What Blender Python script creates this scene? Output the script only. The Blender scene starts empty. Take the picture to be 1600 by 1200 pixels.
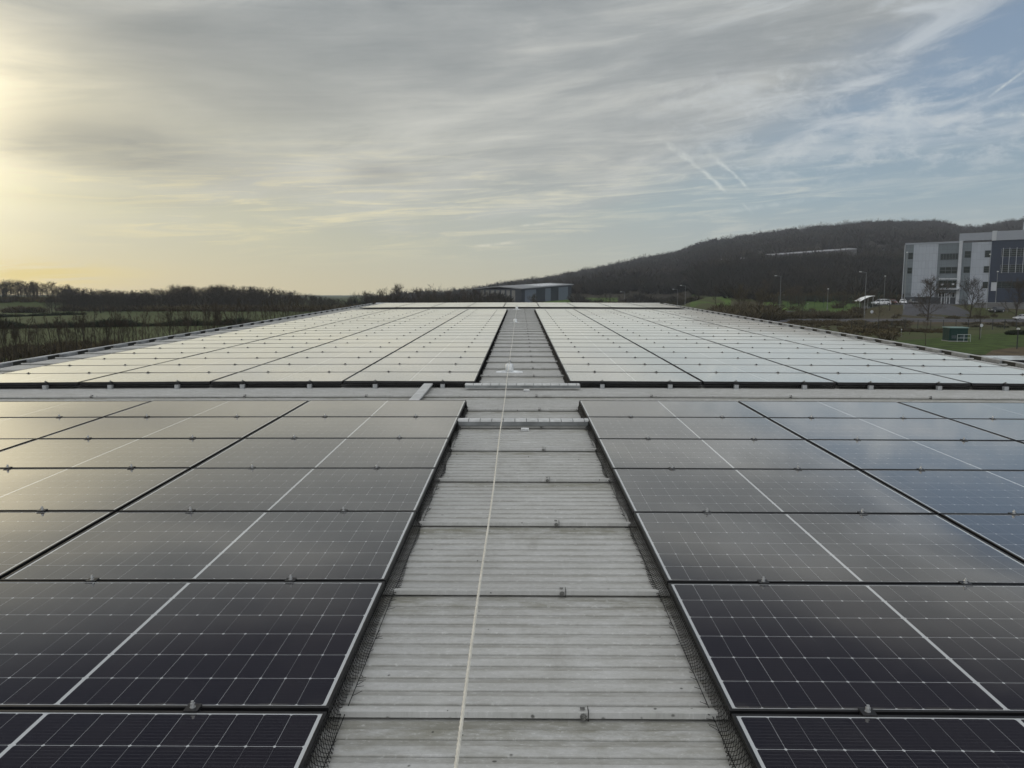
import bpy, bmesh, math, random
import numpy as np
from mathutils import Matrix, Vector

S = bpy.context.scene
COL = S.collection
R = math.radians

# ------------------------------------------------------------------ camera
CZ = 8.0                       # camera height above the ground
F_PX = 1217.0                  # focal length in pixels of the 1600 px wide photo
PITCH, YAW = 0.1207, 0.0107    # looking slightly down and a touch left of the roof axis
TILT = 0.013                   # the roof climbs very slightly away from the camera
cam = bpy.data.cameras.new('camera')
cam.sensor_width = 36.0
cam.lens = F_PX / 1600.0 * 36.0
cam.clip_start = 0.05
cam.clip_end = 20000
camo = bpy.data.objects.new('camera', cam)
COL.objects.link(camo)
camo.location = (0, 0, CZ)
camo.rotation_euler = (math.pi / 2 - PITCH, 0, YAW)
S.camera = camo

# ------------------------------------------------------------------ light
SUN_AZ, SUN_EL = R(-39.3), R(11.5)      # azimuth clockwise from +Y
SUN_DIR = Vector((math.sin(SUN_AZ) * math.cos(SUN_EL), math.cos(SUN_AZ) * math.cos(SUN_EL), math.sin(SUN_EL)))
sun = bpy.data.lights.new('sun', 'SUN')
sun.energy = 0.5
sun.angle = R(10)
sun.color = (1.0, 0.87, 0.66)
suno = bpy.data.objects.new('sun', sun)
COL.objects.link(suno)
SUN_LAMP = Vector((math.sin(R(-46)) * math.cos(R(12)), math.cos(R(-46)) * math.cos(R(12)), math.sin(R(12))))
suno.rotation_euler = SUN_LAMP.to_track_quat('Z', 'Y').to_euler()

S.view_settings.view_transform = 'Standard'
S.view_settings.look = 'None'
S.view_settings.exposure = 0.0
S.view_settings.gamma = 1.0
S.view_settings.use_curve_mapping = False
try:
    S.cycles.max_bounces = 6
    S.cycles.transparent_max_bounces = 8
    S.cycles.volume_bounces = 0
except Exception:
    pass


class Nodes:
    """small helper to write node graphs as expressions"""
    def __init__(self, tree):
        self.t = tree
        self.n = tree.nodes
        self.l = tree.links

    def new(self, kind, **props):
        nd = self.n.new(kind)
        for k, v in props.items():
            setattr(nd, k, v)
        return nd

    def put(self, sock, val):
        if hasattr(val, 'links') or isinstance(val, bpy.types.NodeSocket):
            self.l.new(val, sock)
        else:
            if isinstance(val, (tuple, list)) and hasattr(sock, 'default_value'):
                try:
                    if len(sock.default_value) == 4 and len(val) == 3:
                        val = (*val, 1.0)
                except TypeError:
                    pass
            sock.default_value = val

    def m(self, op, a, b=None, c=None, clamp=False):
        nd = self.new('ShaderNodeMath', operation=op, use_clamp=clamp)
        self.put(nd.inputs[0], a)
        if b is not None:
            self.put(nd.inputs[1], b)
        if c is not None:
            self.put(nd.inputs[2], c)
        return nd.outputs[0]

    def add(self, a, b): return self.m('ADD', a, b)
    def sub(self, a, b): return self.m('SUBTRACT', a, b)
    def mul(self, a, b): return self.m('MULTIPLY', a, b)

    def add_vec(self, a, b):
        nd = self.new('ShaderNodeVectorMath', operation='ADD')
        self.put(nd.inputs[0], a); self.put(nd.inputs[1], b)
        return nd.outputs[0]

    def step(self, x, lo, hi):          # smoothstep lo..hi
        nd = self.new('ShaderNodeMapRange', interpolation_type='SMOOTHSTEP')
        self.put(nd.inputs['Value'], x)
        self.put(nd.inputs['From Min'], lo)
        self.put(nd.inputs['From Max'], hi)
        return nd.outputs['Result']

    def lin(self, x, lo, hi, a=0.0, b=1.0):
        nd = self.new('ShaderNodeMapRange', interpolation_type='LINEAR', clamp=True)
        self.put(nd.inputs['Value'], x)
        self.put(nd.inputs['From Min'], lo)
        self.put(nd.inputs['From Max'], hi)
        self.put(nd.inputs['To Min'], a)
        self.put(nd.inputs['To Max'], b)
        return nd.outputs['Result']

    def xyz(self, x, y, z=0.0):
        nd = self.new('ShaderNodeCombineXYZ')
        for s, v in zip(nd.inputs, (x, y, z)):
            self.put(s, v)
        return nd.outputs[0]

    def sep(self, v):
        nd = self.new('ShaderNodeSeparateXYZ')
        self.put(nd.inputs[0], v)
        return nd.outputs[0], nd.outputs[1], nd.outputs[2]

    def noise(self, vec, scale=1.0, detail=4.0, rough=0.5, dist=0.0, out='Fac'):
        nd = self.new('ShaderNodeTexNoise', noise_dimensions='3D')
        self.put(nd.inputs['Vector'], vec)
        nd.inputs['Scale'].default_value = scale
        nd.inputs['Detail'].default_value = detail
        nd.inputs['Roughness'].default_value = rough
        nd.inputs['Distortion'].default_value = dist
        return nd.outputs[out]

    def mix(self, f, a, b, blend='MIX'):
        nd = self.new('ShaderNodeMix', data_type='RGBA', blend_type=blend)
        self.put(nd.inputs[0], f)
        self.put(nd.inputs[6], a)
        self.put(nd.inputs[7], b)
        return nd.outputs[2]

    def ramp(self, f, stops, interp='LINEAR'):
        nd = self.new('ShaderNodeValToRGB')
        nd.color_ramp.interpolation = interp
        el = nd.color_ramp.elements
        while len(el) < len(stops):
            el.new(0.5)
        for e, (p, c) in zip(el, stops):
            e.position = p
            e.color = (*c, 1.0) if len(c) == 3 else c
        self.put(nd.inputs[0], f)
        return nd.outputs['Color']


def lin_rgb(r, g, b):
    f = lambda c: (c / 255 / 12.92) if c / 255 <= 0.04045 else ((c / 255 + 0.055) / 1.055) ** 2.4
    return (f(r), f(g), f(b))


def px_angles(u, v):
    """direction (azimuth, elevation) seen at a pixel of the photo"""
    x, t = (u - 800) / F_PX, (600 - v) / F_PX
    y = math.cos(PITCH) + math.sin(PITCH) * t
    z = -math.sin(PITCH) + math.cos(PITCH) * t
    az = math.atan2(x, y) - YAW
    return az, math.atan2(z, math.hypot(x, y))


# ------------------------------------------------------------------ sky
def build_world():
    W = bpy.data.worlds.new('World')
    S.world = W
    W.use_nodes = True
    W.node_tree.nodes.clear()
    g = Nodes(W.node_tree)
    tc = g.new('ShaderNodeTexCoord')
    dx, dy, dz = g.sep(tc.outputs['Generated'])
    az = g.m('ARCTAN2', dx, dy)
    el = g.m('ARCSINE', dz)
    # clear air: physical sky
    sky = g.new('ShaderNodeTexSky', sky_type='NISHITA')
    sky.sun_disc = False
    sky.sun_elevation = SUN_EL
    sky.sun_rotation = SUN_AZ
    sky.air_density = 1.0
    sky.dust_density = 1.5
    sky.ozone_density = 1.5
    nish = g.mix(1.0, sky.outputs[0], (0.030, 0.036, 0.044), 'MULTIPLY')
    # high thin veil: warm to the left, blue-white to the right, brighter low down
    e01 = g.lin(el, 0.0, 0.42)
    warm = g.step(az, 0.42, -0.5)
    left = g.ramp(e01, [(0.0, lin_rgb(226, 214, 174)), (0.10, lin_rgb(212, 207, 176)), (0.22, lin_rgb(210, 208, 178)), (0.33, lin_rgb(206, 205, 182)),
                        (0.5, lin_rgb(190, 192, 182)), (1.0, lin_rgb(150, 158, 166))])
    right = g.ramp(e01, [(0.0, lin_rgb(206, 207, 192)), (0.1, lin_rgb(190, 199, 197)), (0.25, lin_rgb(156, 178, 191)),
                         (0.5, lin_rgb(140, 162, 186)), (1.0, lin_rgb(122, 144, 176))])
    veil = g.mix(warm, right, left)
    clear = g.mix(0.8, nish, veil)
    # noise fields; streaks lie flat near the horizon
    tilt = g.sub(el, g.mul(az, 0.10))
    nbig = g.noise(g.xyz(g.mul(az, 1.7), g.mul(tilt, 7.0), 3.1), 1.0, 6, 0.55, 0.6)
    nmid = g.noise(g.xyz(g.mul(az, 4.0), g.mul(tilt, 22.0), 1.7), 1.0, 7, 0.6, 0.9)
    nfine = g.noise(g.xyz(g.mul(az, 7.0), g.mul(g.add(el, g.mul(az, -0.05)), 85.0), 8.3), 1.0, 8, 0.68, 0.9)
    # the grey sheet: its lower edge climbs to the right
    d1 = g.add(g.mul(g.m('MAXIMUM', g.sub(az, 0.10), 0.0), 0.42), 0.112)
    edge = g.add(g.sub(el, d1), g.mul(g.sub(nbig, 0.5), 0.16))
    edge = g.add(edge, g.mul(g.sub(nmid, 0.5), 0.07))
    sheet = g.step(edge, -0.060, 0.055)
    # brightness within the sheet
    light = g.lin(g.add(g.add(g.mul(nbig, 0.58), g.mul(nmid, 0.30)), g.mul(nfine, 0.12)), 0.36, 0.64)
    grey = g.ramp(light, [(0.0, lin_rgb(131, 137, 141)), (0.5, lin_rgb(162, 166, 167)), (1.0, lin_rgb(206, 207, 203))])
    col = g.mix(g.mul(sheet, 0.93), clear, grey)
    # streaky cirrus below and along the edge of the sheet
    band = g.mul(g.step(el, 0.015, 0.07), g.step(el, 0.20, 0.10))
    rgt = g.step(az, 0.62, 0.25)
    st = g.mul(g.mul(g.step(nfine, 0.44, 0.70), band), g.add(g.mul(rgt, 0.6), 0.25))
    st = g.mul(st, g.lin(nbig, 0.35, 0.6, 0.35, 1.0))
    ccol = g.mix(warm, lin_rgb(208, 211, 205), lin_rgb(250, 236, 184))
    col = g.mix(g.mul(st, 0.85), col, ccol)
    # broken cloud at the upper right
    puff = g.mul(g.mul(g.step(nmid, 0.47, 0.68), g.step(az, 0.15, 0.35)), g.mul(g.step(el, 0.12, 0.19), g.step(el, 0.42, 0.28)))
    col = g.mix(g.mul(puff, 0.7), col, lin_rgb(188, 196, 204))

    nalt = g.noise(g.xyz(g.mul(g.add(az, g.mul(el, 0.8)), 22.0), g.mul(g.sub(el, g.mul(az, 0.15)), 46.0), 5.5), 1.0, 8, 0.70, 0.35)
    alt = g.mul(g.mul(g.step(nalt, 0.44, 0.66), g.step(nbig, 0.38, 0.58)), g.mul(g.step(az, 0.05, 0.30), g.mul(g.step(el, 0.10, 0.15), g.step(el, 0.36, 0.24))))
    col = g.mix(g.mul(alt, 0.48), col, lin_rgb(198, 204, 208))

    def gauss(a0, e0, sa, se):
        a = g.m('POWER', g.mul(g.sub(az, a0), 1 / sa), 2.0)
        e = g.m('POWER', g.mul(g.sub(el, e0), 1 / se), 2.0)
        return g.m('EXPONENT', g.mul(g.add(a, e), -1.0))
    # the veiled sun's glow at the left
    glow = gauss(SUN_AZ + 0.02, SUN_EL - 0.01, 0.19, 0.11)
    glow = g.mul(glow, g.lin(g.add(g.mul(nbig, 0.4), g.mul(nmid, 0.6)), 0.36, 0.56, 0.42, 1.0))
    col = g.mix(g.mul(glow, 0.85), col, (1.25, 1.12, 0.80))
    core = gauss(SUN_AZ - 0.01, SUN_EL - 0.04, 0.115, 0.10)
    col = g.mix(core, col, g.mix(1.0, col, (1.25, 1.08, 0.74), 'ADD'))
    glow2 = gauss(SUN_AZ, SUN_EL - 0.06, 0.50, 0.11)
    col = g.mix(g.mul(glow2, 0.30), col, lin_rgb(250, 238, 186))
    # darker smudges in the sheet
    for (u, v, su, sv, k) in ((165, 222, 130, 34, 0.62), (590, 268, 52, 15, 0.42), (250, 62, 200, 45, 0.38), (60, 232, 60, 16, 0.4),
                              (700, 110, 240, 70, 0.16), (420, 160, 170, 24, 0.25), (330, 265, 160, 26, 0.32), (150, 312, 150, 9, 0.25)):
        a0, e0 = px_angles(u, v)
        b = g.mul(gauss(a0, e0, su / F_PX, sv / F_PX), k)
        b = g.mul(b, g.lin(nmid, 0.35, 0.6, 0.4, 1.2))
        col = g.mix(b, col, lin_rgb(112, 116, 120))
    # golden patch low on the left
    a0, e0 = px_angles(60, 428)
    gp = g.mul(gauss(a0, e0, 0.085, 0.013), g.step(nfine, 0.40, 0.56))
    col = g.mix(g.mul(gp, 0.9), col, lin_rgb(252, 228, 140))

    # vapour trails
    ntr = g.noise(g.xyz(g.mul(az, 60.0), g.mul(el, 60.0), 2.2), 1.0, 5, 0.7)
    def trail(p0, p1, w, strength, tint, wob=0.0):
        nonlocal col
        (a0, b0), (a1, b1) = px_angles(*p0), px_angles(*p1)
        da, db = a1 - a0, b1 - b0
        L2 = da * da + db * db
        aw = g.add(az, g.mul(g.sub(nmid, 0.5), wob))
        ew = g.add(el, g.mul(g.sub(nfine, 0.5), wob))
        pa, pb = g.sub(aw, a0), g.sub(ew, b0)
        t = g.m('MULTIPLY', g.add(g.mul(pa, da), g.mul(pb, db)), 1 / L2, clamp=True)
        qa, qb = g.sub(pa, g.mul(t, da)), g.sub(pb, g.mul(t, db))
        d = g.m('SQRT', g.add(g.mul(qa, qa), g.mul(qb, qb)))
        f = g.step(d, w / F_PX, 0.0)
        f = g.mul(f, g.lin(t, 0.0, 0.35, 0.25, 1.0))
        f = g.mul(f, g.lin(ntr, 0.36, 0.62, 0.15, 1.0))
        f = g.mul(f, g.lin(t, 0.88, 1.0, 1.0, 0.35))
        col = g.mix(g.mul(f, strength), col, tint)
    wht = lin_rgb(222, 226, 222)
    trail((1030, 215), (1080, 253), 7, 0.45, wht, 0.016)
    trail((1072, 247), (1134, 298), 4.2, 0.62, wht, 0.010)
    trail((1098, 228), (1132, 262), 8, 0.35, wht, 0.018)
    trail((1122, 252), (1169, 294), 3.2, 0.6, wht, 0.009)
    trail((1640, 80), (1546, 151), 2.6, 0.6, wht, 0.002)
    trail((1640, 178), (1556, 180), 6, 0.4, wht, 0.004)
    trail((820, 377), (742, 385), 3.5, 0.7, lin_rgb(228, 224, 205), 0.002)
    trail((868, 348), (812, 353), 3.0, 0.6, lin_rgb(228, 226, 210), 0.002)
    trail((690, 372), (570, 390), 4.0, 0.4, lin_rgb(232, 224, 190), 0.003)
    trail((1290, 308), (1130, 332), 6, 0.3, wht, 0.004)
    trail((1408, 130), (1428, 235), 24, 0.40, lin_rgb(200, 208, 212), 0.05)
    trail((1220, 82), (1005, 166), 14, 0.30, lin_rgb(128, 132, 140), 0.006)
    trail((1176, 333), (1160, 318), 3, 0.4, wht, 0.002)
    # unseen dark band above the frame, added to keep near panels' reflections dark
    col = g.mix(1.0, col, (1.12, 1.11, 1.08), 'MULTIPLY')
    slate = g.mul(g.step(el, 0.32, 0.46), g.step(el, 1.05, 0.80))
    col = g.mix(g.mul(slate, 0.93), col, (0.038, 0.040, 0.062))
    # below the horizon: dull ground colour; overhead and behind: brightness added to light the roof
    up = g.step(el, 0.80, 1.15)
    col = g.mix(up, col, (1.35, 1.37, 1.40))
    back = g.step(dy, 0.05, -0.6)
    col = g.mix(g.mul(back, g.step(el, -0.02, 0.1)), col, (1.15, 1.18, 1.22))
    col = g.mix(g.step(el, 0.0, -0.06), col, (0.10, 0.10, 0.08))
    bg = g.new('ShaderNodeBackground')
    g.put(bg.inputs['Color'], g.mix(1.0, col, (10, 10, 10), 'MULTIPLY'))
    bg.inputs['Strength'].default_value = 0.1
    out = g.new('ShaderNodeOutputWorld')
    W.cycles.sampling_method = 'MANUAL'
    W.cycles.sample_map_resolution = 512
    g.l.new(bg.outputs[0], out.inputs['Surface'])


build_world()

# ------------------------------------------------------------------ builders
class MB:
    """collects boxes, tubes and faces into one mesh"""
    def __init__(self):
        self.v, self.f, self.m, self.mats = [], [], [], []

    def mi(self, mat):
        if mat not in self.mats:
            self.mats.append(mat)
        return self.mats.index(mat)

    def poly(self, pts, mat=None):
        o = len(self.v)
        self.v += [tuple(p) for p in pts]
        self.f.append(tuple(range(o, o + len(pts))))
        self.m.append(self.mi(mat))

    def hexa(self, p, mat=None):        # 8 corners: bottom ring then top ring
        o = len(self.v)
        self.v += [tuple(q) for q in p]
        for a in ((0, 3, 2, 1), (4, 5, 6, 7), (0, 1, 5, 4), (1, 2, 6, 5), (2, 3, 7, 6), (3, 0, 4, 7)):
            self.f.append(tuple(o + i for i in a))
            self.m.append(self.mi(mat))

    def box(self, x0, x1, y0, y1, z0, z1, mat=None):
        self.hexa([(x0, y0, z0), (x1, y0, z0), (x1, y1, z0), (x0, y1, z0),
                   (x0, y0, z1), (x1, y0, z1), (x1, y1, z1), (x0, y1, z1)], mat)

    def tube(self, pts, rad, n=8, mat=None, cap=True):
        pts = [Vector(p) for p in pts]
        if not isinstance(rad, (list, tuple)):
            rad = [rad] * len(pts)
        rings = []
        for i, p in enumerate(pts):
            d = (pts[min(i + 1, len(pts) - 1)] - pts[max(i - 1, 0)]).normalized()
            a = d.cross(Vector((0, 0, 1)) if abs(d.z) < 0.95 else Vector((1, 0, 0))).normalized()
            b = d.cross(a)
            o = len(self.v)
            for k in range(n):
                t = 2 * math.pi * k / n
                self.v.append(tuple(p + (a * math.cos(t) + b * math.sin(t)) * rad[i]))
            rings.append(o)
        im = self.mi(mat)
        for r0, r1 in zip(rings, rings[1:]):
            for k in range(n):
                self.f.append((r0 + k, r0 + (k + 1) % n, r1 + (k + 1) % n, r1 + k))
                self.m.append(im)
        if cap:
            self.f.append(tuple(rings[0] + k for k in range(n))[::-1]); self.m.append(im)
            self.f.append(tuple(rings[-1] + k for k in range(n))); self.m.append(im)

    def lathe(self, prof, n=14, mat=None, centre=(0, 0)):      # profile of (radius, z)
        self.tube([(centre[0], centre[1], z) for r, z in prof], [r for r, z in prof], n, mat)

    def build(self, name, mat=None, parent=None, smooth=False, bevel=0.0):
        me = bpy.data.meshes.new(name)
        me.from_pydata(self.v, [], self.f)
        for mm in self.mats:
            me.materials.append(mm if mm is not None else mat)
        if len(self.mats) > 1:
            me.polygons.foreach_set('material_index', self.m)
        if smooth:
            me.polygons.foreach_set('use_smooth', [True] * len(me.polygons))
        me.update()
        bm = bmesh.new(); bm.from_mesh(me)
        bmesh.ops.recalc_face_normals(bm, faces=bm.faces)
        bm.to_mesh(me); bm.free()
        ob = bpy.data.objects.new(name, me)
        COL.objects.link(ob)
        if parent is not None:
            ob.parent = parent
        if bevel:
            b = ob.modifiers.new('bevel', 'BEVEL'); b.width = bevel; b.segments = 2; b.limit_method = 'ANGLE'
        return ob


def tag(o, label=None, cat=None, group=None, kind=None):
    for k, v in (('label', label), ('category', cat), ('group', group), ('kind', kind)):
        if v:
            o[k] = v
    return o


def empty(name, M, label=None, cat=None, group=None):
    o = bpy.data.objects.new(name, None)
    COL.objects.link(o)
    o.empty_display_size = 0.2
    o.matrix_world = M
    return tag(o, label, cat, group)


def copy_tree(o, parent=None):
    c = o.copy()
    COL.objects.link(c)
    if parent is not None:
        c.parent = parent
    for ch in o.children:
        copy_tree(ch, c)
    return c


def np_mesh(name, V, Q, mat, parent=None, M=None):
    """mesh from numpy vertices and quads"""
    me = bpy.data.meshes.new(name)
    V = np.asarray(V, np.float32); Q = np.asarray(Q, np.int32)
    n = Q.shape[1]
    me.vertices.add(len(V)); me.vertices.foreach_set('co', V.ravel())
    me.loops.add(Q.size); me.loops.foreach_set('vertex_index', Q.ravel())
    me.polygons.add(len(Q))
    me.polygons.foreach_set('loop_start', np.arange(0, Q.size, n, dtype=np.int32))
    me.polygons.foreach_set('use_smooth', np.zeros(len(Q), dtype=bool))
    me.update(calc_edges=True); me.validate()
    me.materials.append(mat)
    ob = bpy.data.objects.new(name, me)
    COL.objects.link(ob)
    if parent is not None:
        ob.parent = parent
    if M is not None:
        ob.matrix_world = M
    return ob


def T(x, y, z): return Matrix.Translation((x, y, z))
def RZ(a): return Matrix.Rotation(a, 4, 'Z')


def material(name, fn):
    mt = bpy.data.materials.new(name)
    mt.use_nodes = True
    mt.node_tree.nodes.clear()
    g = Nodes(mt.node_tree)
    bs = g.new('ShaderNodeBsdfPrincipled')
    out = g.new('ShaderNodeOutputMaterial')
    g.l.new(bs.outputs[0], out.inputs['Surface'])
    fn(g, bs)
    return mt


def plain(name, col, rough=0.6, metal=0.0, var=0.25, scale=3.0, spec=0.5, bump=0.0):
    """a surface of one colour with uneven tone and gloss"""
    def fn(g, bs):
        tc = g.new('ShaderNodeTexCoord').outputs['Object']
        n = g.noise(tc, scale, 6, 0.6)
        d = tuple(c * (1 - var) for c in col); b = tuple(min(1, c * (1 + var)) for c in col)
        g.put(bs.inputs['Base Color'], g.mix(g.lin(n, 0.3, 0.7), d, b))
        g.put(bs.inputs['Roughness'], g.lin(n, 0.3, 0.7, max(0.02, rough - 0.08), min(1, rough + 0.08)))
        bs.inputs['Metallic'].default_value = metal
        bs.inputs['Specular IOR Level'].default_value = spec
        if bump:
            b_ = g.new('ShaderNodeBump')
            b_.inputs['Strength'].default_value = bump
            g.put(b_.inputs['Height'], n)
            g.l.new(b_.outputs[0], bs.inputs['Normal'])
    return material(name, fn)


# ------------------------------------------------------------------ pixel to place
def ray(u, v):
    az, el = px_angles(u, v)
    return Vector((math.sin(az) * math.cos(el), math.cos(az) * math.cos(el), math.sin(el)))


HILL = [(300, 449), (500, 452), (600, 452), (700, 450), (760, 445), (820, 439), (900, 426), (960, 413), (1000, 404), (1050, 393),
        (1100, 381), (1150, 372), (1200, 366), (1300, 353), (1360, 346), (1470, 345), (1500, 354), (1530, 356),
        (1560, 350), (1600, 342), (1700, 338), (1900, 345), (2300, 380)]
_ha, _hz = [], []
for _u, _v in HILL:
    _d = ray(_u, _v)
    _ha.append(_d.x / _d.y); _hz.append(CZ + _d.z / _d.y * 1300 - 9.0)
_ha, _hz = np.array(_ha), np.array(_hz)


def sstep(x, a, b):
    t = np.clip((np.asarray(x, float) - a) / (b - a), 0, 1)
    return t * t * (3 - 2 * t)


def height(x, y):
    """lie of the land"""
    x = np.asarray(x, float); y = np.asarray(y, float)
    yy = np.maximum(y, 1.0)
    a = np.clip(x / yy, -3, 3)
    front = (y > 1)
    hz = np.interp(a, _ha, _hz)
    hz = np.where(hz < 0, hz * 0.3, hz) * sstep(a, -0.16, -0.10)
    z = hz * np.clip((y - 400) / 900, 0, 1.0) * (1 - 0.5 * sstep(y, 1350, 2600))
    z = z + 2.0 * sstep(y, 330, 420) * sstep(a, -0.10, 0.0) * (1 - sstep(a, 0.14, 0.2))
    z = z + 3.4 * sstep(y, 217, 236) * sstep(a, 0.40, 0.47)
    z = z + 5.0 * sstep(y, 225, 330) * sstep(a, 0.18, 0.25) * (1 - sstep(a, 0.40, 0.47))
    z = z + 3.0 * sstep(y, 320, 390) * sstep(-a, 0.40, 0.55)
    z = z - 0.0068 * np.clip(y - 400, 0, None) * (1 - sstep(a, -0.12, 0.02))
    z = z + 1.2 * np.sin(x * 0.011 + 1) * np.sin(y * 0.013) * sstep(y, 250, 500)
    return np.where(front, z, 0.0)


def hgt(x, y): return float(height(x, y))


def ground_pt(u, v, lo=30.0, hi=2500.0):
    d = ray(u, v)
    t = lo
    while t < hi:
        p = Vector((0, 0, CZ)) + d * t
        if p.z <= hgt(p.x, p.y):
            return Vector((p.x, p.y, hgt(p.x, p.y)))
        t += 0.5
    p = Vector((0, 0, CZ)) + d * hi
    return Vector((p.x, p.y, hgt(p.x, p.y)))


def at_y(u, v, y):
    d = ray(u, v)
    return Vector((0, 0, CZ)) + d * (y / d.y)


def on_ground(u, y):
    p = at_y(u, 452, y)
    return Vector((p.x, p.y, hgt(p.x, p.y)))


# ------------------------------------------------------------------ materials
ROOF = T(0, 0, CZ) @ Matrix.Rotation(TILT, 4, 'X')      # frame of the big roof, origin at the camera
H_PANEL, H_ROOF, KX = 1.345, 1.44, 0.0006


def roof_fn(g, bs):
    tc = g.new('ShaderNodeTexCoord').outputs['Object']
    x, y, z = g.sep(tc)
    big = g.noise(g.xyz(g.mul(x, 0.9), g.mul(y, 1.6), 0), 1.0, 7, 0.65, 0.6)
    fine = g.noise(tc, 130, 4, 0.7)
    mid = g.noise(g.xyz(g.mul(x, 5), g.mul(y, 16), 0), 1.0, 6, 0.7)
    pan = g.m('FLOOR', g.mul(g.sub(y, 2.39), 1 / 1.008))
    wn = g.new('ShaderNodeTexWhiteNoise', noise_dimensions='1D'); g.put(wn.inputs['W'], pan)
    c = g.mix(g.lin(big, 0.32, 0.68), (0.36, 0.36, 0.345), (0.53, 0.535, 0.525))
    c = g.mix(g.lin(wn.outputs[0], 0, 1, 0, 0.25), c, (0.40, 0.40, 0.38))
    # algae film that gathers at the foot of each rib
    ph = g.m('FRACT', g.mul(g.sub(y, 2.39), 1 / 1.008))
    foot = g.step(ph, 0.70, 1.0)
    al = g.mul(g.add(g.mul(foot, 0.85), 0.30), g.step(g.add(g.mul(mid, 0.6), g.mul(big, 0.5)), 0.40, 0.68))
    c = g.mix(g.mul(al, 0.95), c, (0.19, 0.185, 0.145))
    c = g.mix(g.mul(g.step(fine, 0.60, 0.80), 0.55), c, (0.66, 0.66, 0.60))
    c = g.mix(g.mul(g.step(fine, 0.36, 0.24), 0.55), c, (0.16, 0.16, 0.14))
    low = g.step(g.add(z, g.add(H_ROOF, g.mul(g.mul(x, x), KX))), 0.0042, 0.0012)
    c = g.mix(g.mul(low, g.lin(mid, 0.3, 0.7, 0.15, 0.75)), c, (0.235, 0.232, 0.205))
    grain = g.noise(g.xyz(g.mul(x, 34), g.mul(y, 60), 0), 1.0, 5, 0.75)
    c = g.mix(g.mul(g.step(grain, 0.50, 0.72), 0.45), c, (0.24, 0.24, 0.22))
    c = g.mix(g.mul(g.step(grain, 0.46, 0.30), 0.40), c, (0.66, 0.665, 0.65))
    scuff = g.mul(g.step(g.noise(g.xyz(g.mul(x, 2.2), g.mul(y, 1.1), 4), 1.0, 7, 0.72), 0.54, 0.70), g.step(g.m('ABSOLUTE', g.sub(x, 0.15)), 0.55, 0.2))
    c = g.mix(g.mul(scuff, 0.4), c, (0.20, 0.195, 0.17))
    # specks of lichen and dirt, thickest on the ribs
    vo = g.new('ShaderNodeTexVoronoi', feature='F1'); vo.inputs['Scale'].default_value = 20.0
    g.put(vo.inputs['Vector'], g.add_vec(tc, g.xyz(g.mul(g.noise(tc, 9, 2, 0.5), 0.05), 0, 0)))
    rib = g.m('GREATER_THAN', z, -H_ROOF + 0.010)
    gate = g.step(g.sep(vo.outputs['Color'])[0], g.add(0.86, g.mul(rib, -0.45)), g.add(0.90, g.mul(rib, -0.45)))
    sp = g.mul(g.step(vo.outputs['Distance'], g.add(g.mul(g.sep(vo.outputs['Color'])[1], 0.10), 0.09), 0.06), gate)
    c = g.mix(g.mul(sp, 0.8), c, (0.035, 0.035, 0.03))
    g.put(bs.inputs['Base Color'], c)
    g.put(bs.inputs['Roughness'], g.lin(mid, 0.3, 0.7, 0.42, 0.62))
    bs.inputs['Specular IOR Level'].default_value = 0.12
    b_ = g.new('ShaderNodeBump'); b_.inputs['Strength'].default_value = 0.2; b_.inputs['Distance'].default_value = 0.004
    g.put(b_.inputs['Height'], g.add(mid, g.mul(fine, 0.4)))
    g.l.new(b_.outputs[0], bs.inputs['Normal'])


M_ROOF = material('weathered_roof_sheet', roof_fn)


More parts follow.
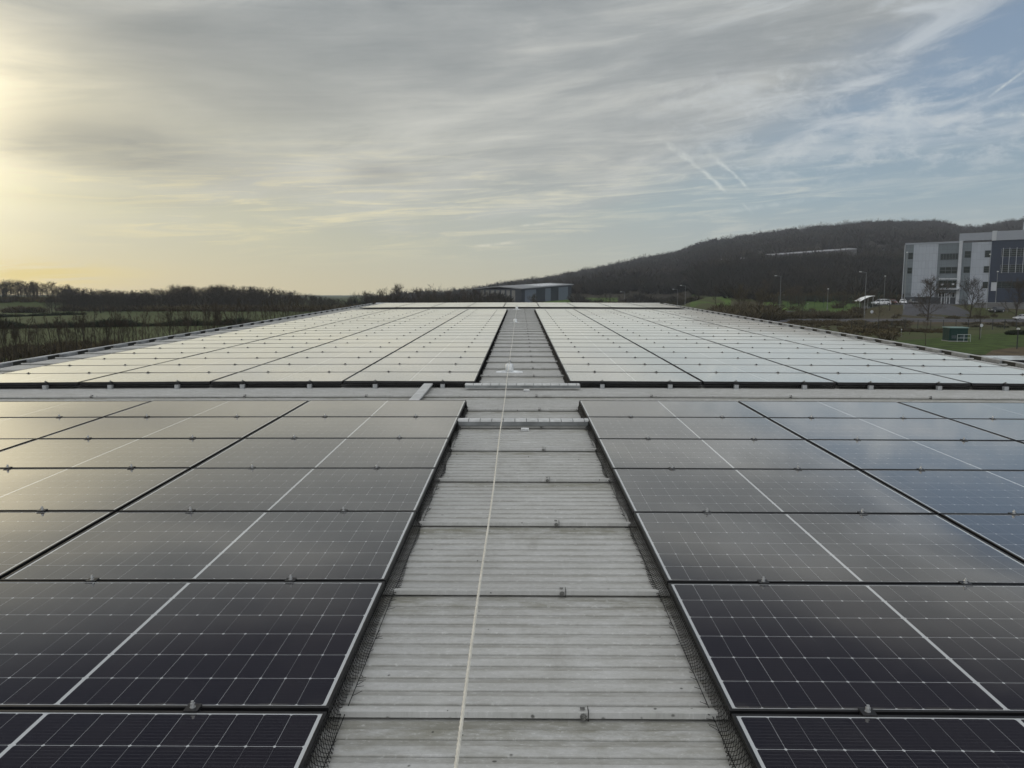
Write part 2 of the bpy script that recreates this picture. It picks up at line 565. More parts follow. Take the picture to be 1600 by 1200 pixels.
def glass_mat(name, ior, rough, rough2, coat, cior, tint, sheen, sheen_tint):
    """solar cells behind glass: half cells, bus bars, white backing seen between the cells"""
    def fn(g, bs):
        tc = g.new('ShaderNodeTexCoord').outputs['Object']
        x, y, _ = g.sep(tc)
        inf = g.new('ShaderNodeObjectInfo')
        ax, PXC, PYC = g.m('ABSOLUTE', x), 0.08482, 0.16767
        cu = g.mul(g.sub(ax, 0.0068), 1 / PXC)
        cv = g.mul(g.add(y, 0.503), 1 / PYC)
        fu, fv = g.m('FRACT', cu), g.m('FRACT', cv)
        du = g.mul(g.m('MINIMUM', fu, g.sub(1.0, fu)), PXC)      # distance to the nearest cell edge
        dv = g.mul(g.m('MINIMUM', fv, g.sub(1.0, fv)), PYC)
        lu = g.m('LESS_THAN', du, 0.00055)
        alt = g.lin(g.noise(g.xyz(g.mul(g.m('ROUND', cu), 3.7), g.mul(g.m('FLOOR', cv), 0.6), g.mul(inf.outputs['Random'], 40.0)), 1.0, 1, 0.5), 0.3, 0.7, 0.10, 0.85)
        lv = g.m('LESS_THAN', dv, 0.0010)
        dia = g.m('LESS_THAN', g.add(du, dv), 0.0062)
        inside = g.mul(g.mul(g.m('GREATER_THAN', ax, 0.0064), g.m('LESS_THAN', ax, 0.8550)),
                       g.m('LESS_THAN', g.m('ABSOLUTE', y), 0.5035))
        line = g.m('MAXIMUM', g.m('MAXIMUM', g.mul(lu, alt), g.mul(lv, 0.8)), dia)
        white = g.m('SUBTRACT', 1.0, g.mul(inside, g.sub(1.0, line)))
        # bus bars along the panel
        fb = g.m('FRACT', g.mul(cv, 10.0))
        bus = g.m('LESS_THAN', g.m('ABSOLUTE', g.sub(fb, 0.5)), 0.05)
        cid = g.add(g.m('FLOOR', cu), g.mul(g.m('FLOOR', cv), 17.0))
        wn = g.new('ShaderNodeTexWhiteNoise', noise_dimensions='2D')
        g.put(wn.inputs['Vector'], g.xyz(cid, g.add(g.mul(inf.outputs['Random'], 91.0), g.m('SIGN', x)), 0))
        tone = g.mix(g.mul(wn.outputs['Value'], 0.8), (0.0045, 0.0044, 0.0085), (0.0095, 0.0080, 0.0110))
        c = g.mix(g.mul(bus, 0.45), tone, (0.09, 0.09, 0.10))
        c = g.mix(white, c, (0.50, 0.52, 0.52))
        # dust and dried rain marks
        dust = g.noise(tc, 2.2, 8, 0.7, 0.5)
        low = g.step(y, -0.40, -0.508)
        corner = g.mul(low, g.step(ax, 0.70, 0.866))
        dd = g.mul(g.mul(g.step(g.add(dust, g.mul(corner, 0.30)), 0.50, 0.85), 0.055), g.add(0.35, g.mul(inf.outputs['Random'], 1.1)))
        edge = g.mul(g.step(y, -0.485, -0.508), g.step(g.noise(g.xyz(g.mul(x, 9.0), g.mul(y, 3.0), g.mul(inf.outputs['Random'], 20.0)), 1.0, 5, 0.7), 0.38, 0.62))
        c = g.mix(g.mul(edge, 0.35), c, (0.26, 0.25, 0.21))
        c = g.mix(dd, c, (0.34, 0.32, 0.28))
        vo = g.new('ShaderNodeTexVoronoi', feature='F1'); vo.inputs['Scale'].default_value = 2.6
        g.put(vo.inputs['Vector'], g.add_vec(tc, g.xyz(g.mul(inf.outputs['Random'], 37.0), 0, 0)))
        spot = g.mul(g.step(g.add(vo.outputs['Distance'], g.mul(g.sub(g.noise(tc, 45, 3, 0.6), 0.5), 0.03)), 0.026, 0.012),
                     g.m('GREATER_THAN', g.sep(vo.outputs['Color'])[0], 0.80))
        g.put(bs.inputs['Base Color'], g.mix(g.mul(spot, 0.7), c, (0.55, 0.54, 0.48)))
        sm = g.noise(g.xyz(g.mul(x, 3.0), g.mul(y, 3.0), g.mul(inf.outputs['Random'], 50.0)), 1.0, 6, 0.6)
        g.put(bs.inputs['Roughness'], g.lin(sm, 0.3, 0.75, rough, rough2))
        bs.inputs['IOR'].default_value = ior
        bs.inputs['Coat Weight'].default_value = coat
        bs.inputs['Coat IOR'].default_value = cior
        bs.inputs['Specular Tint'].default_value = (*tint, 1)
        bs.inputs['Sheen Weight'].default_value = sheen          # sheen painted in to brighten and warm the panes at a low angle
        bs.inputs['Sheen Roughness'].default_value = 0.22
        bs.inputs['Sheen Tint'].default_value = (*sheen_tint, 1)
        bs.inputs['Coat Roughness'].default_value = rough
        # panes are never quite flat
        bp = g.new('ShaderNodeBump'); bp.inputs['Strength'].default_value = 0.35; bp.inputs['Distance'].default_value = 0.004
        g.put(bp.inputs['Height'], g.noise(g.xyz(g.mul(x, 1.6), g.mul(y, 2.2), g.mul(inf.outputs['Random'], 30.0)), 1.0, 2, 0.4))
        g.l.new(bp.outputs[0], bs.inputs['Normal'])
    return material(name, fn)


M_GLASS = glass_mat('solar_cells_under_glass', 1.60, 0.045, 0.085, 0.70, 1.58, (1.0, 0.90, 0.78), 0.20, (1.0, 0.82, 0.64))
M_GLASS_FAR = glass_mat('solar_cells_brightened_glass', 4.0, 0.05, 0.09, 1.0, 4.0, (1.0, 0.985, 0.95), 0.66, (1.0, 0.985, 0.95))  # raised reflection and sheen put the far blocks' extra brightness into the glass
M_FRAME = plain('black_anodised_frame', (0.012, 0.012, 0.013), 0.38, 0.3, 0.3, 8)
M_CLAMP = plain('dark_clamp_metal', (0.03, 0.03, 0.032), 0.4, 0.6, 0.3, 20)
M_STEEL = plain('galvanised_steel', (0.48, 0.49, 0.49), 0.42, 0.75, 0.2, 9)
M_WIRE = plain('black_wire', (0.007, 0.007, 0.007), 0.6, 0.0, 0.3, 20, 0.2)
M_RUBBER = plain('black_rubber', (0.02, 0.02, 0.02), 0.6, 0, 0.3, 20)
M_TRAY = plain('pale_galvanised_tray', (0.62, 0.63, 0.62), 0.45, 0.45, 0.18, 12)
M_TRAYDARK = plain('grey_tray_side', (0.17, 0.18, 0.18), 0.5, 0.3, 0.3, 6)
M_CABLE = plain('cream_safety_cable', (0.56, 0.54, 0.47), 0.55, 0.0, 0.15, 40)
M_POST = plain('grey_anchor_post', (0.66, 0.68, 0.68), 0.45, 0.3, 0.2, 14)
M_CLAD = plain('wall_cladding', (0.30, 0.32, 0.33), 0.5, 0.2, 0.12, 0.5)
M_GUTTER = plain('pale_gutter', (0.46, 0.47, 0.47), 0.5, 0.1, 0.3, 2.5)
M_GUTTERIN = plain('dark_gutter_bed', (0.03, 0.03, 0.025), 0.8, 0.0, 0.4, 5)

# ------------------------------------------------------------------ the ground
def ground_fn(g, bs):
    tc = g.new('ShaderNodeTexCoord').outputs['Object']
    x, y, z = g.sep(tc)
    n1 = g.noise(tc, 0.012, 6, 0.6)
    n2 = g.noise(tc, 0.11, 8, 0.65)
    n3 = g.noise(tc, 1.7, 6, 0.7)
    grass = g.mix(g.lin(g.add(g.mul(n2, 0.5), g.mul(n3, 0.5)), 0.32, 0.68), (0.034, 0.044, 0.014), (0.074, 0.080, 0.030))
    rough = g.mix(g.lin(n3, 0.3, 0.7), (0.040, 0.036, 0.020), (0.078, 0.066, 0.036))
    c = g.mix(g.step(g.add(g.mul(n1, 0.75), g.mul(n2, 0.25)), 0.44, 0.55), grass, rough)
    left = g.step(x, -20.0, -60.0)
    c = g.mix(left, c, g.mix(g.mul(n3, 0.6), (0.040, 0.056, 0.017), (0.060, 0.070, 0.025)))
    hill = g.mul(g.step(y, 380.0, 460.0), g.step(x, -60.0, 20.0))
    c = g.mix(hill, c, g.mix(n2, (0.026, 0.023, 0.017), (0.042, 0.036, 0.024)))
    g.put(bs.inputs['Base Color'], c)
    bs.inputs['Roughness'].default_value = 0.95
    bs.inputs['Specular IOR Level'].default_value = 0.15


M_GROUND = material('meadow_and_rough_grass', ground_fn)


def build_ground():
    az = np.concatenate([np.linspace(-0.85, 0.85, 340), np.linspace(0.88, 2 * math.pi - 0.88, 90)])
    rad = np.concatenate([[0.0], np.geomspace(12, 240, 60), np.linspace(244, 700, 90), np.geomspace(712, 9000, 70)])
    A, RR = np.meshgrid(az, rad)
    X, Y = RR * np.sin(A), RR * np.cos(A)
    Z = height(X, Y)
    V = np.stack([X, Y, Z], -1).reshape(-1, 3)
    nA, nR = len(az), len(rad)
    i, j = np.meshgrid(np.arange(nR - 1), np.arange(nA), indexing='ij')
    j2 = (j + 1) % nA
    Q = np.stack([i * nA + j, (i + 1) * nA + j, (i + 1) * nA + j2, i * nA + j2], -1).reshape(-1, 4)
    o = np_mesh('ground', V, Q[:, ::-1], M_GROUND)
    o.data.polygons.foreach_set('use_smooth', [True] * len(o.data.polygons))
    tag(o, kind='structure')


build_ground()


def drape(name, poly, mat, lift=0.03, step=4.0, kind='structure'):
    """a thin sheet laid over the ground inside a polygon of plan points"""
    bm = bmesh.new()
    vs = [bm.verts.new((p[0], p[1], 0)) for p in poly]
    bm.faces.new(vs)
    xs = [p[0] for p in poly]; ys = [p[1] for p in poly]
    for axis, (lo, hi) in enumerate(((min(xs), max(xs)), (min(ys), max(ys)))):
        t = lo + step
        while t < hi:
            no = (1, 0, 0) if axis == 0 else (0, 1, 0)
            co = (t, 0, 0) if axis == 0 else (0, t, 0)
            bmesh.ops.bisect_plane(bm, geom=bm.verts[:] + bm.edges[:] + bm.faces[:], plane_co=co, plane_no=no)
            t += step
    for v in bm.verts:
        v.co.z = hgt(v.co.x, v.co.y) + lift
    bmesh.ops.recalc_face_normals(bm, faces=bm.faces)
    me = bpy.data.meshes.new(name); bm.to_mesh(me); bm.free()
    if len(me.polygons) and me.polygons[0].normal.z < 0:
        me.flip_normals()
    me.materials.append(mat)
    o = bpy.data.objects.new(name, me); COL.objects.link(o)
    return tag(o, kind=kind)


M_ASPH = plain('worn_asphalt', (0.062, 0.062, 0.066), 0.85, 0, 0.3, 0.35, 0.3)
M_LINE = plain('road_paint', (0.55, 0.55, 0.52), 0.7, 0, 0.2, 1.0)
M_LAWN = plain('mown_lawn', (0.046, 0.068, 0.018), 0.95, 0, 0.5, 0.45, 0.1)
M_DEAD = plain('dry_brown_verge', (0.085, 0.066, 0.040), 0.95, 0, 0.4, 0.5, 0.1)
M_FIELD = plain('pasture', (0.068, 0.108, 0.026), 0.95, 0, 0.3, 0.10, 0.1)
M_KERB = plain('kerb_stone', (0.26, 0.26, 0.25), 0.8, 0, 0.2, 1.0)


def gp(u, v): return tuple(ground_pt(u, v).xy)


# ------------------------------------------------------------------ the warehouse we stand on
XL_ROOF, XR_ROOF, Y0_ROOF, Y1_ROOF, RIB = -8.75, 8.42, -2.6, 47.2, 1.008


M_BOLTGREY2 = plain('gutter_closure', (0.26, 0.27, 0.27), 0.6, 0.1, 0.4, 4)
M_BOLTGREY = plain('weathered_bolt', (0.16, 0.16, 0.15), 0.5, 0.5, 0.4, 60)


def build_warehouse():
    root = empty('warehouse', ROOF, 'broad grey warehouse whose ribbed metal roof carries the rows of solar panels', 'warehouse')
    prof = []
    k0 = int((Y0_ROOF - 2.39) / RIB) - 1
    k = k0
    while 2.39 + RIB * k < Y1_ROOF:
        y0 = 2.39 + RIB * k
        prof += [(y0 - .004, 0.0), (y0 + .026, -.003), (y0 + .026, .009), (y0 + .001, .010), (y0 + .003, .029), (y0 + .022, .030), (y0 + .026, .022), (y0 + .048, .022), (y0 + .080, .002)]
        for j in range(10):
            t = y0 + .098 + j * .0895
            prof += [(t - .006, 0.0), (t - .005, -.006), (t - .001, -.006), (t, 0.0), (t + .004, .0050), (t + .046, .0052), (t + .056, .0008)]
        k += 1
    prof = [p for p in prof if p[0] < Y1_ROOF]
    xs = np.linspace(XL_ROOF, XR_ROOF, 17)
    P = np.array(prof)
    V = np.zeros((len(P), len(xs), 3))
    V[:, :, 0] = xs[None]; V[:, :, 1] = P[:, :1]
    V[:, :, 2] = P[:, 1:] - H_ROOF - KX * xs[None] ** 2
    i, j = np.meshgrid(np.arange(len(P) - 1), np.arange(len(xs) - 1), indexing='ij')
    n = len(xs)
    Q = np.stack([i * n + j, i * n + j + 1, (i + 1) * n + j + 1, (i + 1) * n + j], -1).reshape(-1, 4)
    roof = np_mesh('roof', V.reshape(-1, 3), Q, M_ROOF, root)

    def bolt(x, y):
        mb = MB()
        # dome washer and hexagon head on the front face of a rib, beside a lap joint
        for (r, a, b) in ((.013, 0, .003), (.010, .003, .009), (.006, .009, .016)):
            mb.tube([(x, y - a, .018), (x, y - b, .018)], r * .85, 8, M_BOLTGREY)
        mb.box(x + .016, x + .0175, y - .004, y + .032, .002, .0375, M_WIRE)
        mb.box(x - .010, x + .006, y + .012, y + .022, .0355, .039, M_BOLTGREY)
        o = mb.build('roof_bolt', M_CLAMP, roof)
        o.location = (0, 0, -H_ROOF - KX * x * x)
    k = 0
    while 2.39 + RIB * k < 38:
        bolt(.20 + random.Random(k).uniform(-.012, .012), 2.39 + RIB * k); k += 1
    for x in (-5.3, -3.4, -1.9, 1.6, 3.3, 5.0, 6.8):
        bolt(x, 2.39 + RIB * 7)
    for side, name in ((-1, 'eaves_gutter'), (1, 'eaves_gutter')):
        xe = XL_ROOF if side < 0 else XR_ROOF
        z0 = -H_ROOF - KX * xe * xe
        mb = MB()
        s = side
        X = lambda a: xe + s * a
        def bx(a, b, za, zb, mat, y0=Y0_ROOF, y1=Y1_ROOF):
            xa, xb = sorted((X(a), X(b)))
            mb.box(xa, xb, y0, y1, z0 + za, z0 + zb, mat)
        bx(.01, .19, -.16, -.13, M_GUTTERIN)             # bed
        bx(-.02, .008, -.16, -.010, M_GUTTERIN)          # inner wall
        bx(.168, .188, -.13, .046, M_GUTTERIN)           # near-black inner face of the lip
        bx(.189, .205, -.17, .046, M_GUTTER)             # outer lip
        bx(.160, .212, .0465, .060, M_GUTTER)            # rolled rim
        k = -4
        while 2.39 + RIB * k < Y1_ROOF - .6:             # sheet tongues between the open rib ends
            y0 = 2.39 + RIB * k
            bx(.120, .166, -.020, .046, M_BOLTGREY2, y0 + .42, y0 + .98)
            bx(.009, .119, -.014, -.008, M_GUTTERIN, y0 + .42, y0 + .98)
            k += 1
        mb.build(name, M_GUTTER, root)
    # walls under the eaves, in the roof's frame
    mb = MB()
    zt, zb = -H_ROOF - .09, -CZ - 1.2
    mb.box(XL_ROOF + .0, XL_ROOF + .14, Y0_ROOF, Y1_ROOF, zb, zt)
    mb.box(XR_ROOF - .14, XR_ROOF, Y0_ROOF, Y1_ROOF, zb, zt)
    mb.box(XL_ROOF + .14, XR_ROOF - .14, Y1_ROOF - .16, Y1_ROOF - .02, zb, zt)
    mb.box(XL_ROOF + .14, XR_ROOF - .14, Y0_ROOF + .02, Y0_ROOF + .16, zb, zt)
    mb.build('wall', M_CLAD, root)
    mb = MB()
    mb.box(XL_ROOF + .02, XR_ROOF - .02, Y1_ROOF - .05, Y1_ROOF + .10, -H_ROOF - .20, -H_ROOF + .035)
    mb.build('end_flashing', M_GUTTER, root)


build_warehouse()

# ------------------------------------------------------------------ solar panels
PW, PH, CPITCH, RPITCH = 1.755, 1.038, 1.775, 1.058
X_LEFT, X_RIGHT = -0.606, 0.6615
Y_NEAR, Y_FAR, Y_END = 1.234, 10.28, 38.45
N_NEAR, N_FAR, N_END, N_COL = 7, 24, 7, 4
ORD = ['first', 'second', 'third', 'fourth', 'fifth', 'sixth', 'seventh', 'eighth', 'ninth', 'tenth', 'eleventh', 'twelfth',
       'thirteenth', 'fourteenth', 'fifteenth', 'sixteenth', 'seventeenth', 'eighteenth', 'nineteenth', 'twentieth',
       'twenty-first', 'twenty-second', 'twenty-third', 'twenty-fourth']


def make_panel(glass, clamps, bolts):
    root = empty('solar_panel', Matrix())
    a, b, lip, h = PW / 2, PH / 2, .011, .035
    mb = MB()
    mb.box(-a, a, -b, -b + lip, -h, 0); mb.box(-a, a, b - lip, b, -h, 0)
    mb.box(-a, -a + lip, -b + lip, b - lip, -h, 0); mb.box(a - lip, a, -b + lip, b - lip, -h, 0)
    f = mb.build('frame', M_FRAME, root, bevel=.0012 if bolts else 0)
    mb = MB()
    mb.box(-a + lip, a - lip, -b + lip, b - lip, -.0065, -.0022)
    mb.build('glass', glass, root)
    if clamps:
        for x in (-.45, .45):
            mb = MB()
            yc = -b - .010
            mb.box(x - .022, x + .022, yc - .021, yc + .021, .0008, .0050)
            mb.box(x - .022, x + .022, yc - .008, yc + .008, -.045, .0008)
            if not bolts:
                mb.box(x - .008, x + .008, yc - .008, yc + .008, .005, .016)
            c = mb.build('clamp', M_CLAMP, root)
            if bolts:
                mb = MB()
                mb.tube([(x, yc, .005), (x, yc, .007)], .009, 12)
                mb.tube([(x, yc, .007), (x, yc, .026)], .0048, 10)
                mb.tube([(x, yc, .012), (x, yc, .019)], .0078, 6)
                mb.build('bolt', M_STEEL, c)
    return root


def panel_place(x, y, rng, amp):
    z = -H_PANEL - KX * x * x
    jx, jy = rng.gauss(0, amp), rng.gauss(0, amp)
    return ROOF @ T(x, y, z) @ Matrix.Rotation(2 * KX * x + jy, 4, 'Y') @ Matrix.Rotation(jx, 4, 'X')


def build_panels():
    rng = random.Random(4)
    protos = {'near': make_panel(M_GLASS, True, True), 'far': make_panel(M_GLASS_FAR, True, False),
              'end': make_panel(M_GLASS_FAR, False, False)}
    used = set()

    def put(kind, x, y, label, group, amp):
        o = protos[kind]
        if kind in used:
            o = copy_tree(o)
        used.add(kind)
        o.matrix_world = panel_place(x, y, rng, amp)
        tag(o, label, 'solar panel', group)
    colw = ['beside the walkway', 'second from the walkway', 'third from the walkway', 'outermost towards the eaves']
    for side, sn in ((-1, 'left'), (1, 'right')):
        for r in range(N_NEAR):
            for c in range(N_COL):
                x = (X_LEFT - c * CPITCH - PW / 2) if side < 0 else (X_RIGHT + c * CPITCH + PW / 2)
                y = Y_NEAR + RPITCH * r + RPITCH / 2
                w = 'nearest' if r == 0 else ORD[r] + ' nearest'
                put('near', x, y, f'dark solar panel of the near {sn} block, {w} row, {colw[c]}', 'dark panels of the near blocks', .0018)
    for side, sn in ((-1, 'left'), (1, 'right')):
        for r in range(N_FAR):
            for c in range(N_COL):
                x = (X_LEFT - c * CPITCH - PW / 2) if side < 0 else (X_RIGHT + c * CPITCH + PW / 2)
                y = Y_FAR + RPITCH * r + RPITCH / 2
                w = 'front' if r == 0 else 'rearmost' if r == N_FAR - 1 else ORD[r]
                put('far', x, y, f'pale shining solar panel of the long {sn} block, {w} row, {colw[c]}', 'shining panels of the long far blocks', .0011)
    for r in range(N_END):
        for c in range(9):
            x = (c - 4.5) * CPITCH + .94
            y = Y_END + RPITCH * r + RPITCH / 2
            w = 'front' if r == 0 else 'rearmost' if r == N_END - 1 else ORD[r]
            put('end', x, y, f'pale solar panel of the far cross block, {w} row, {ORD[c]} from the left', 'panels of the cross block at the roof end', .0011)


build_panels()


def build_rails():
    """rails that carry the long blocks; their ends show under the front row"""
    proto = None
    for side, sn in ((-1, 'left'), (1, 'right')):
        for c in range(N_COL):
            for j, dx in enumerate((-.45, .45)):
                x = (X_LEFT - c * CPITCH - PW / 2) if side < 0 else (X_RIGHT + c * CPITCH + PW / 2)
                x += dx
                k = c * 2 + (j if side > 0 else 1 - j)
                lab = f'grey rail end under the long {sn} block, {ORD[k]} out from the walkway'
                M = ROOF @ T(x, Y_FAR - .03, -H_PANEL - KX * x * x)
                if proto is None:
                    proto = empty('mounting_rail', M)
                    mb = MB()
                    L = N_FAR * RPITCH + .05
                    zt = -.0355
                    mb.box(-.020, .020, 0, L, zt - .022, zt)
                    mb.build('rail', M_CLAMP, proto)
                    mb = MB()
                    mb.box(-.027, .027, -.012, .05, zt - .062, zt - .001)
                    mb.box(-.036, .036, -.004, .05, zt - .068, zt - .052)
                    mb.build('rail_end', M_BOLTGREY2, proto)
                    mb = MB()
                    mb.box(-.011, .011, .004, .044, .0006, .007)
                    mb.box(-.006, .006, .015, .027, .007, .022)
                    mb.build('end_clamp', M_BOLTGREY, proto)
                    o = proto
                else:
                    o = copy_tree(proto)
                    o.matrix_world = M
                tag(o, lab, 'mounting rail', 'rails under the long panel blocks')


build_rails()


def build_guard(name, label, x_edge, s, y0, y1, cell, wr):
    """bird mesh: a skirt of crossed wires from the panel edge down to the sheet"""
    mb = MB()
    h = H_ROOF - H_PANEL + .002
    top, rng = -.010, random.Random(int(abs(y0 * 7 + s)))
    L = y1 - y0
    prof = [(0.004, top), (0.010, -.045), (0.020, -h + .032), (0.030, -h + .020)]       # bulges out and turns onto the roof

    def pt(q, y, w):
        q = min(max(q, 0), 1) * (len(prof) - 1)
        i = min(int(q), len(prof) - 2); f = q - i
        a = prof[i][0] * (1 - f) + prof[i + 1][0] * f
        z = prof[i][1] * (1 - f) + prof[i + 1][1] * f
        return (s * (a + w * q), y, z)
    n = int(L / cell)
    for d in (-1, 1):
        for i in range(-6, n + 6):
            ya = i * cell
            pts = []
            for j in range(6):
                q = j / 5
                y = ya + d * q * cell * 3.2
                if 0 <= y <= L:
                    pts.append(pt(q, y, .004 * math.sin(y * 3.1) + .003 * math.sin(y * 9)))
            if len(pts) > 1:
                mb.tube(pts, wr, 3, None, False)
    for q in (0.0, .97):
        mb.tube([pt(q, L * t / 60, 0) for t in range(61)], wr * 1.5, 3, None, False)
    # loose wire tails on the sheet
    for i in range(int(n * .35)):
        y = rng.uniform(0, L)
        p = pt(1, y, .0)
        mb.tube([p, (p[0] + s * rng.uniform(.005, .03), y + rng.uniform(-.02, .02), p[2] + rng.uniform(-.001, .012))], wr, 3, None, False)
    o = mb.build(name, M_WIRE)
    o.matrix_world = ROOF @ T(x_edge, y0, -H_PANEL)
    tag(o, label, 'wire guard', 'wire guards along the walkway')


build_guard('wire_guard', 'black wire bird guard under the near left panels along the walkway', X_LEFT, 1, Y_NEAR, Y_NEAR + 7 * RPITCH - .02, .021, .0011)
build_guard('wire_guard', 'black wire bird guard under the near right panels along the walkway', X_RIGHT, -1, Y_NEAR, Y_NEAR + 7 * RPITCH - .02, .021, .0011)
build_guard('wire_guard', 'dark wire bird guard under the long left block along the walkway', X_LEFT, 1, Y_FAR, Y_FAR + 24 * RPITCH - .02, .026, .0022)
build_guard('wire_guard', 'dark wire bird guard under the long right block along the walkway', X_RIGHT, -1, Y_FAR, Y_FAR + 24 * RPITCH - .02, .026, .0022)


def front_guard(label, x0, x1, y):  # dense black wires, added to darken the gap under the front rows
    mb = MB()
    L, h, cell = x1 - x0, H_ROOF - H_PANEL, .030
    n = int(L / cell)
    for d in (-1, 1):
        for i in range(-4, n + 4):
            pts = []
            for j in range(4):
                q = j / 3
                xx = i * cell + d * q * cell * 3
                if 0 <= xx <= L:
                    pts.append((xx, -.006 - .022 * q, -.034 - (h - .030) * q))
            if len(pts) > 1:
                mb.tube(pts, .0030, 3, None, False)
    for q in (0, .5, 1):
        mb.tube([(L * t / 20, -.006 - .022 * q, -.034 - (h - .030) * q - KX * ((x0 + L * t / 20) ** 2 - x0 * x0) * 0) for t in range(21)], .0045, 3, None, False)
    o = mb.build('wire_guard', M_WIRE)
    o.matrix_world = ROOF @ T(x0, y, -H_PANEL - KX * ((x0 + x1) / 2) ** 2)
    tag(o, label, 'wire guard', 'added wire guards across the block fronts')


for _c in range(N_COL):
    for _s, _n in ((-1, 'left'), (1, 'right')):
        _a = X_LEFT - (_c + 1) * CPITCH + .02 if _s < 0 else X_RIGHT + _c * CPITCH
        front_guard(f'added wire guard under the front edge of the long {_n} block, panel {["beside the walkway", "second from the walkway", "third from the walkway", "at the eaves"][_c]}'.replace(', panel', ','), _a, _a + CPITCH - .02, Y_FAR + .03)


def build_trays():
    def tray(label, M, L, h):
        root = empty('cable_tray', M, label, 'cable tray', 'cable trays on the roof')
        mb = MB()
        mb.box(0, L, -.050, .050, 0, .004); mb.box(0, L, -.054, -.050, 0, h); mb.box(0, L, .050, .054, 0, h)
        mb.build('tray_body', M_TRAYDARK, root)
        mb = MB()
        x = 0.0
        while x < L - .02:
            e = min(x + .112, L)
            mb.box(x, e - .007, -.057, .057, h + .0005, h + .004)
            mb.box(x, e - .007, -.0575, -.0555, h - .012, h + .0005)
            x += .112
        mb.build('tray_lid', M_TRAY, root)
        mb = MB()
        for i in range(int(L / .112)):
            mb.box(i * .112 - .004 + .112, i * .112 + .112 - .003 + .004, -.049, .049, h - .004, h - .001)
        mb.build('lid_joint', M_TRAYDARK, root)
        return root
    tray('pale slotted cable tray crossing the walkway between the two near blocks', ROOF @ T(-.72, 7.46, -H_ROOF + .008 + .028), 1.50, .052)
    tray('pale slotted cable tray crossing the walkway at the front of the long blocks', ROOF @ T(-.72, 10.10, -H_ROOF + .008 + .028), 1.50, .046)
    tray('short cable tray joining the near and far left blocks across the bare strip', ROOF @ T(-1.22, 8.60, -H_ROOF + .036) @ RZ(math.pi / 2), 1.66, .030)
    # little junction boxes clipped in front of the cross trays
    for x, y, w in ((.045, 7.30, 'near blocks'), (.08, 9.93, 'long blocks')):
        root = empty('junction_box', ROOF @ T(x, y, -H_ROOF + .006), f'small pale junction clip on the sheet before the tray at the {w}', 'junction box')
        mb = MB(); mb.box(-.038, .038, -.02, .02, 0, .030); mb.build('box_body', M_TRAY, root, bevel=.004)
        mb = MB(); mb.box(-.030, .030, -.024, -.0205, .004, .022); mb.build('box_lid', M_STEEL, root)


build_trays()


def build_lifeline():
    posts = ((12.06, 'nearest of three, at the front of the long blocks'),
             (25.8, 'second of three, halfway along'),
             (37.2, 'third of three, at its far end'))
    proto = None
    for y, w in posts:
        M = ROOF @ T(-.17, y, -H_ROOF + .006)
        if proto is None:
            proto = o = empty('anchor_post', M)
            mb = MB()
            mb.hexa([(-.21, -.075, 0), (.21, -.075, 0), (.21, .075, 0), (-.21, .075, 0),
                     (-.20, -.07, .008), (.20, -.07, .008), (.20, .07, .008), (-.20, .07, .008)])
            for s in (-1, 1):
                mb.hexa([(s * .05, -.03, .008), (s * .19, -.03, .008), (s * .19, .03, .008), (s * .05, .03, .008),
                         (s * .05, -.03, .030), (s * .19, -.03, .012), (s * .19, .03, .012), (s * .05, .03, .030)])
            mb.build('foot_plate', M_POST, proto)
            mb = MB()
            mb.lathe([(.064, .008), (.064, .05), (.062, .11), (.052, .128), (.030, .138), (.022, .150)], 18)
            mb.build('post_body', M_POST, proto, smooth=True)
            mb = MB()
            mb.lathe([(.018, .148), (.018, .168), (.026, .172), (.026, .184), (.012, .190)], 12)
            mb.box(-.022, .022, -.045, .045, .156, .166)
            mb.build('cable_eye', M_STEEL, proto)
        else:
            o = copy_tree(proto); o.matrix_world = M
        tag(o, f'grey anchor post on the walkway, {w}', 'anchor post', 'anchor posts of the safety line')
    mb = MB()
    zc = -H_ROOF + .006 + .168
    ys = [-1.4, 12.06, 25.8, 37.2]
    pts = []
    for a, b in zip(ys, ys[1:]):
        n = int((b - a) / .12)
        for i in range(n):
            t = i / n
            pts.append((-.17 + .003 * math.sin((a + (b - a) * t) * 1.7), a + (b - a) * t, zc - .030 * 4 * t * (1 - t) * (1.0 if a < 0 else 1.3)))
    pts.append((-.17, 37.2, zc))
    mb.tube(pts, .0046, 8)
    # twisted strands
    near = []
    for k in range(3):
        pp = []
        y = -.2
        while y < 7.5:
            f = (y - ys[0]) / (ys[1] - ys[0])
            t = y * 75 + k * 2 * math.pi / 3
            pp.append((-.17 + .003 * math.sin(y * 1.7) + .0034 * math.cos(t), y, zc - .030 * 4 * f * (1 - f) + .0034 * math.sin(t)))
            y += .012
        mb.tube(pp, .0026, 4)
    o = mb.build('safety_cable', M_CABLE)
    o.matrix_world = ROOF
    tag(o, 'cream twisted safety cable running along the roof walkway between the posts', 'safety cable')


build_lifeline()
# ------------------------------------------------------------------ fields, roads, verges
def pxpoly(name, pts, mat, lift, step=5.0):
    return drape(name, [gp(u, v) for u, v in pts], mat, lift, step)


def rect(name, x0, x1, y0, y1, mat, lift, step=5.0):
    return drape(name, [(x0, y0), (x1, y0), (x1, y1), (x0, y1)], mat, lift, step)


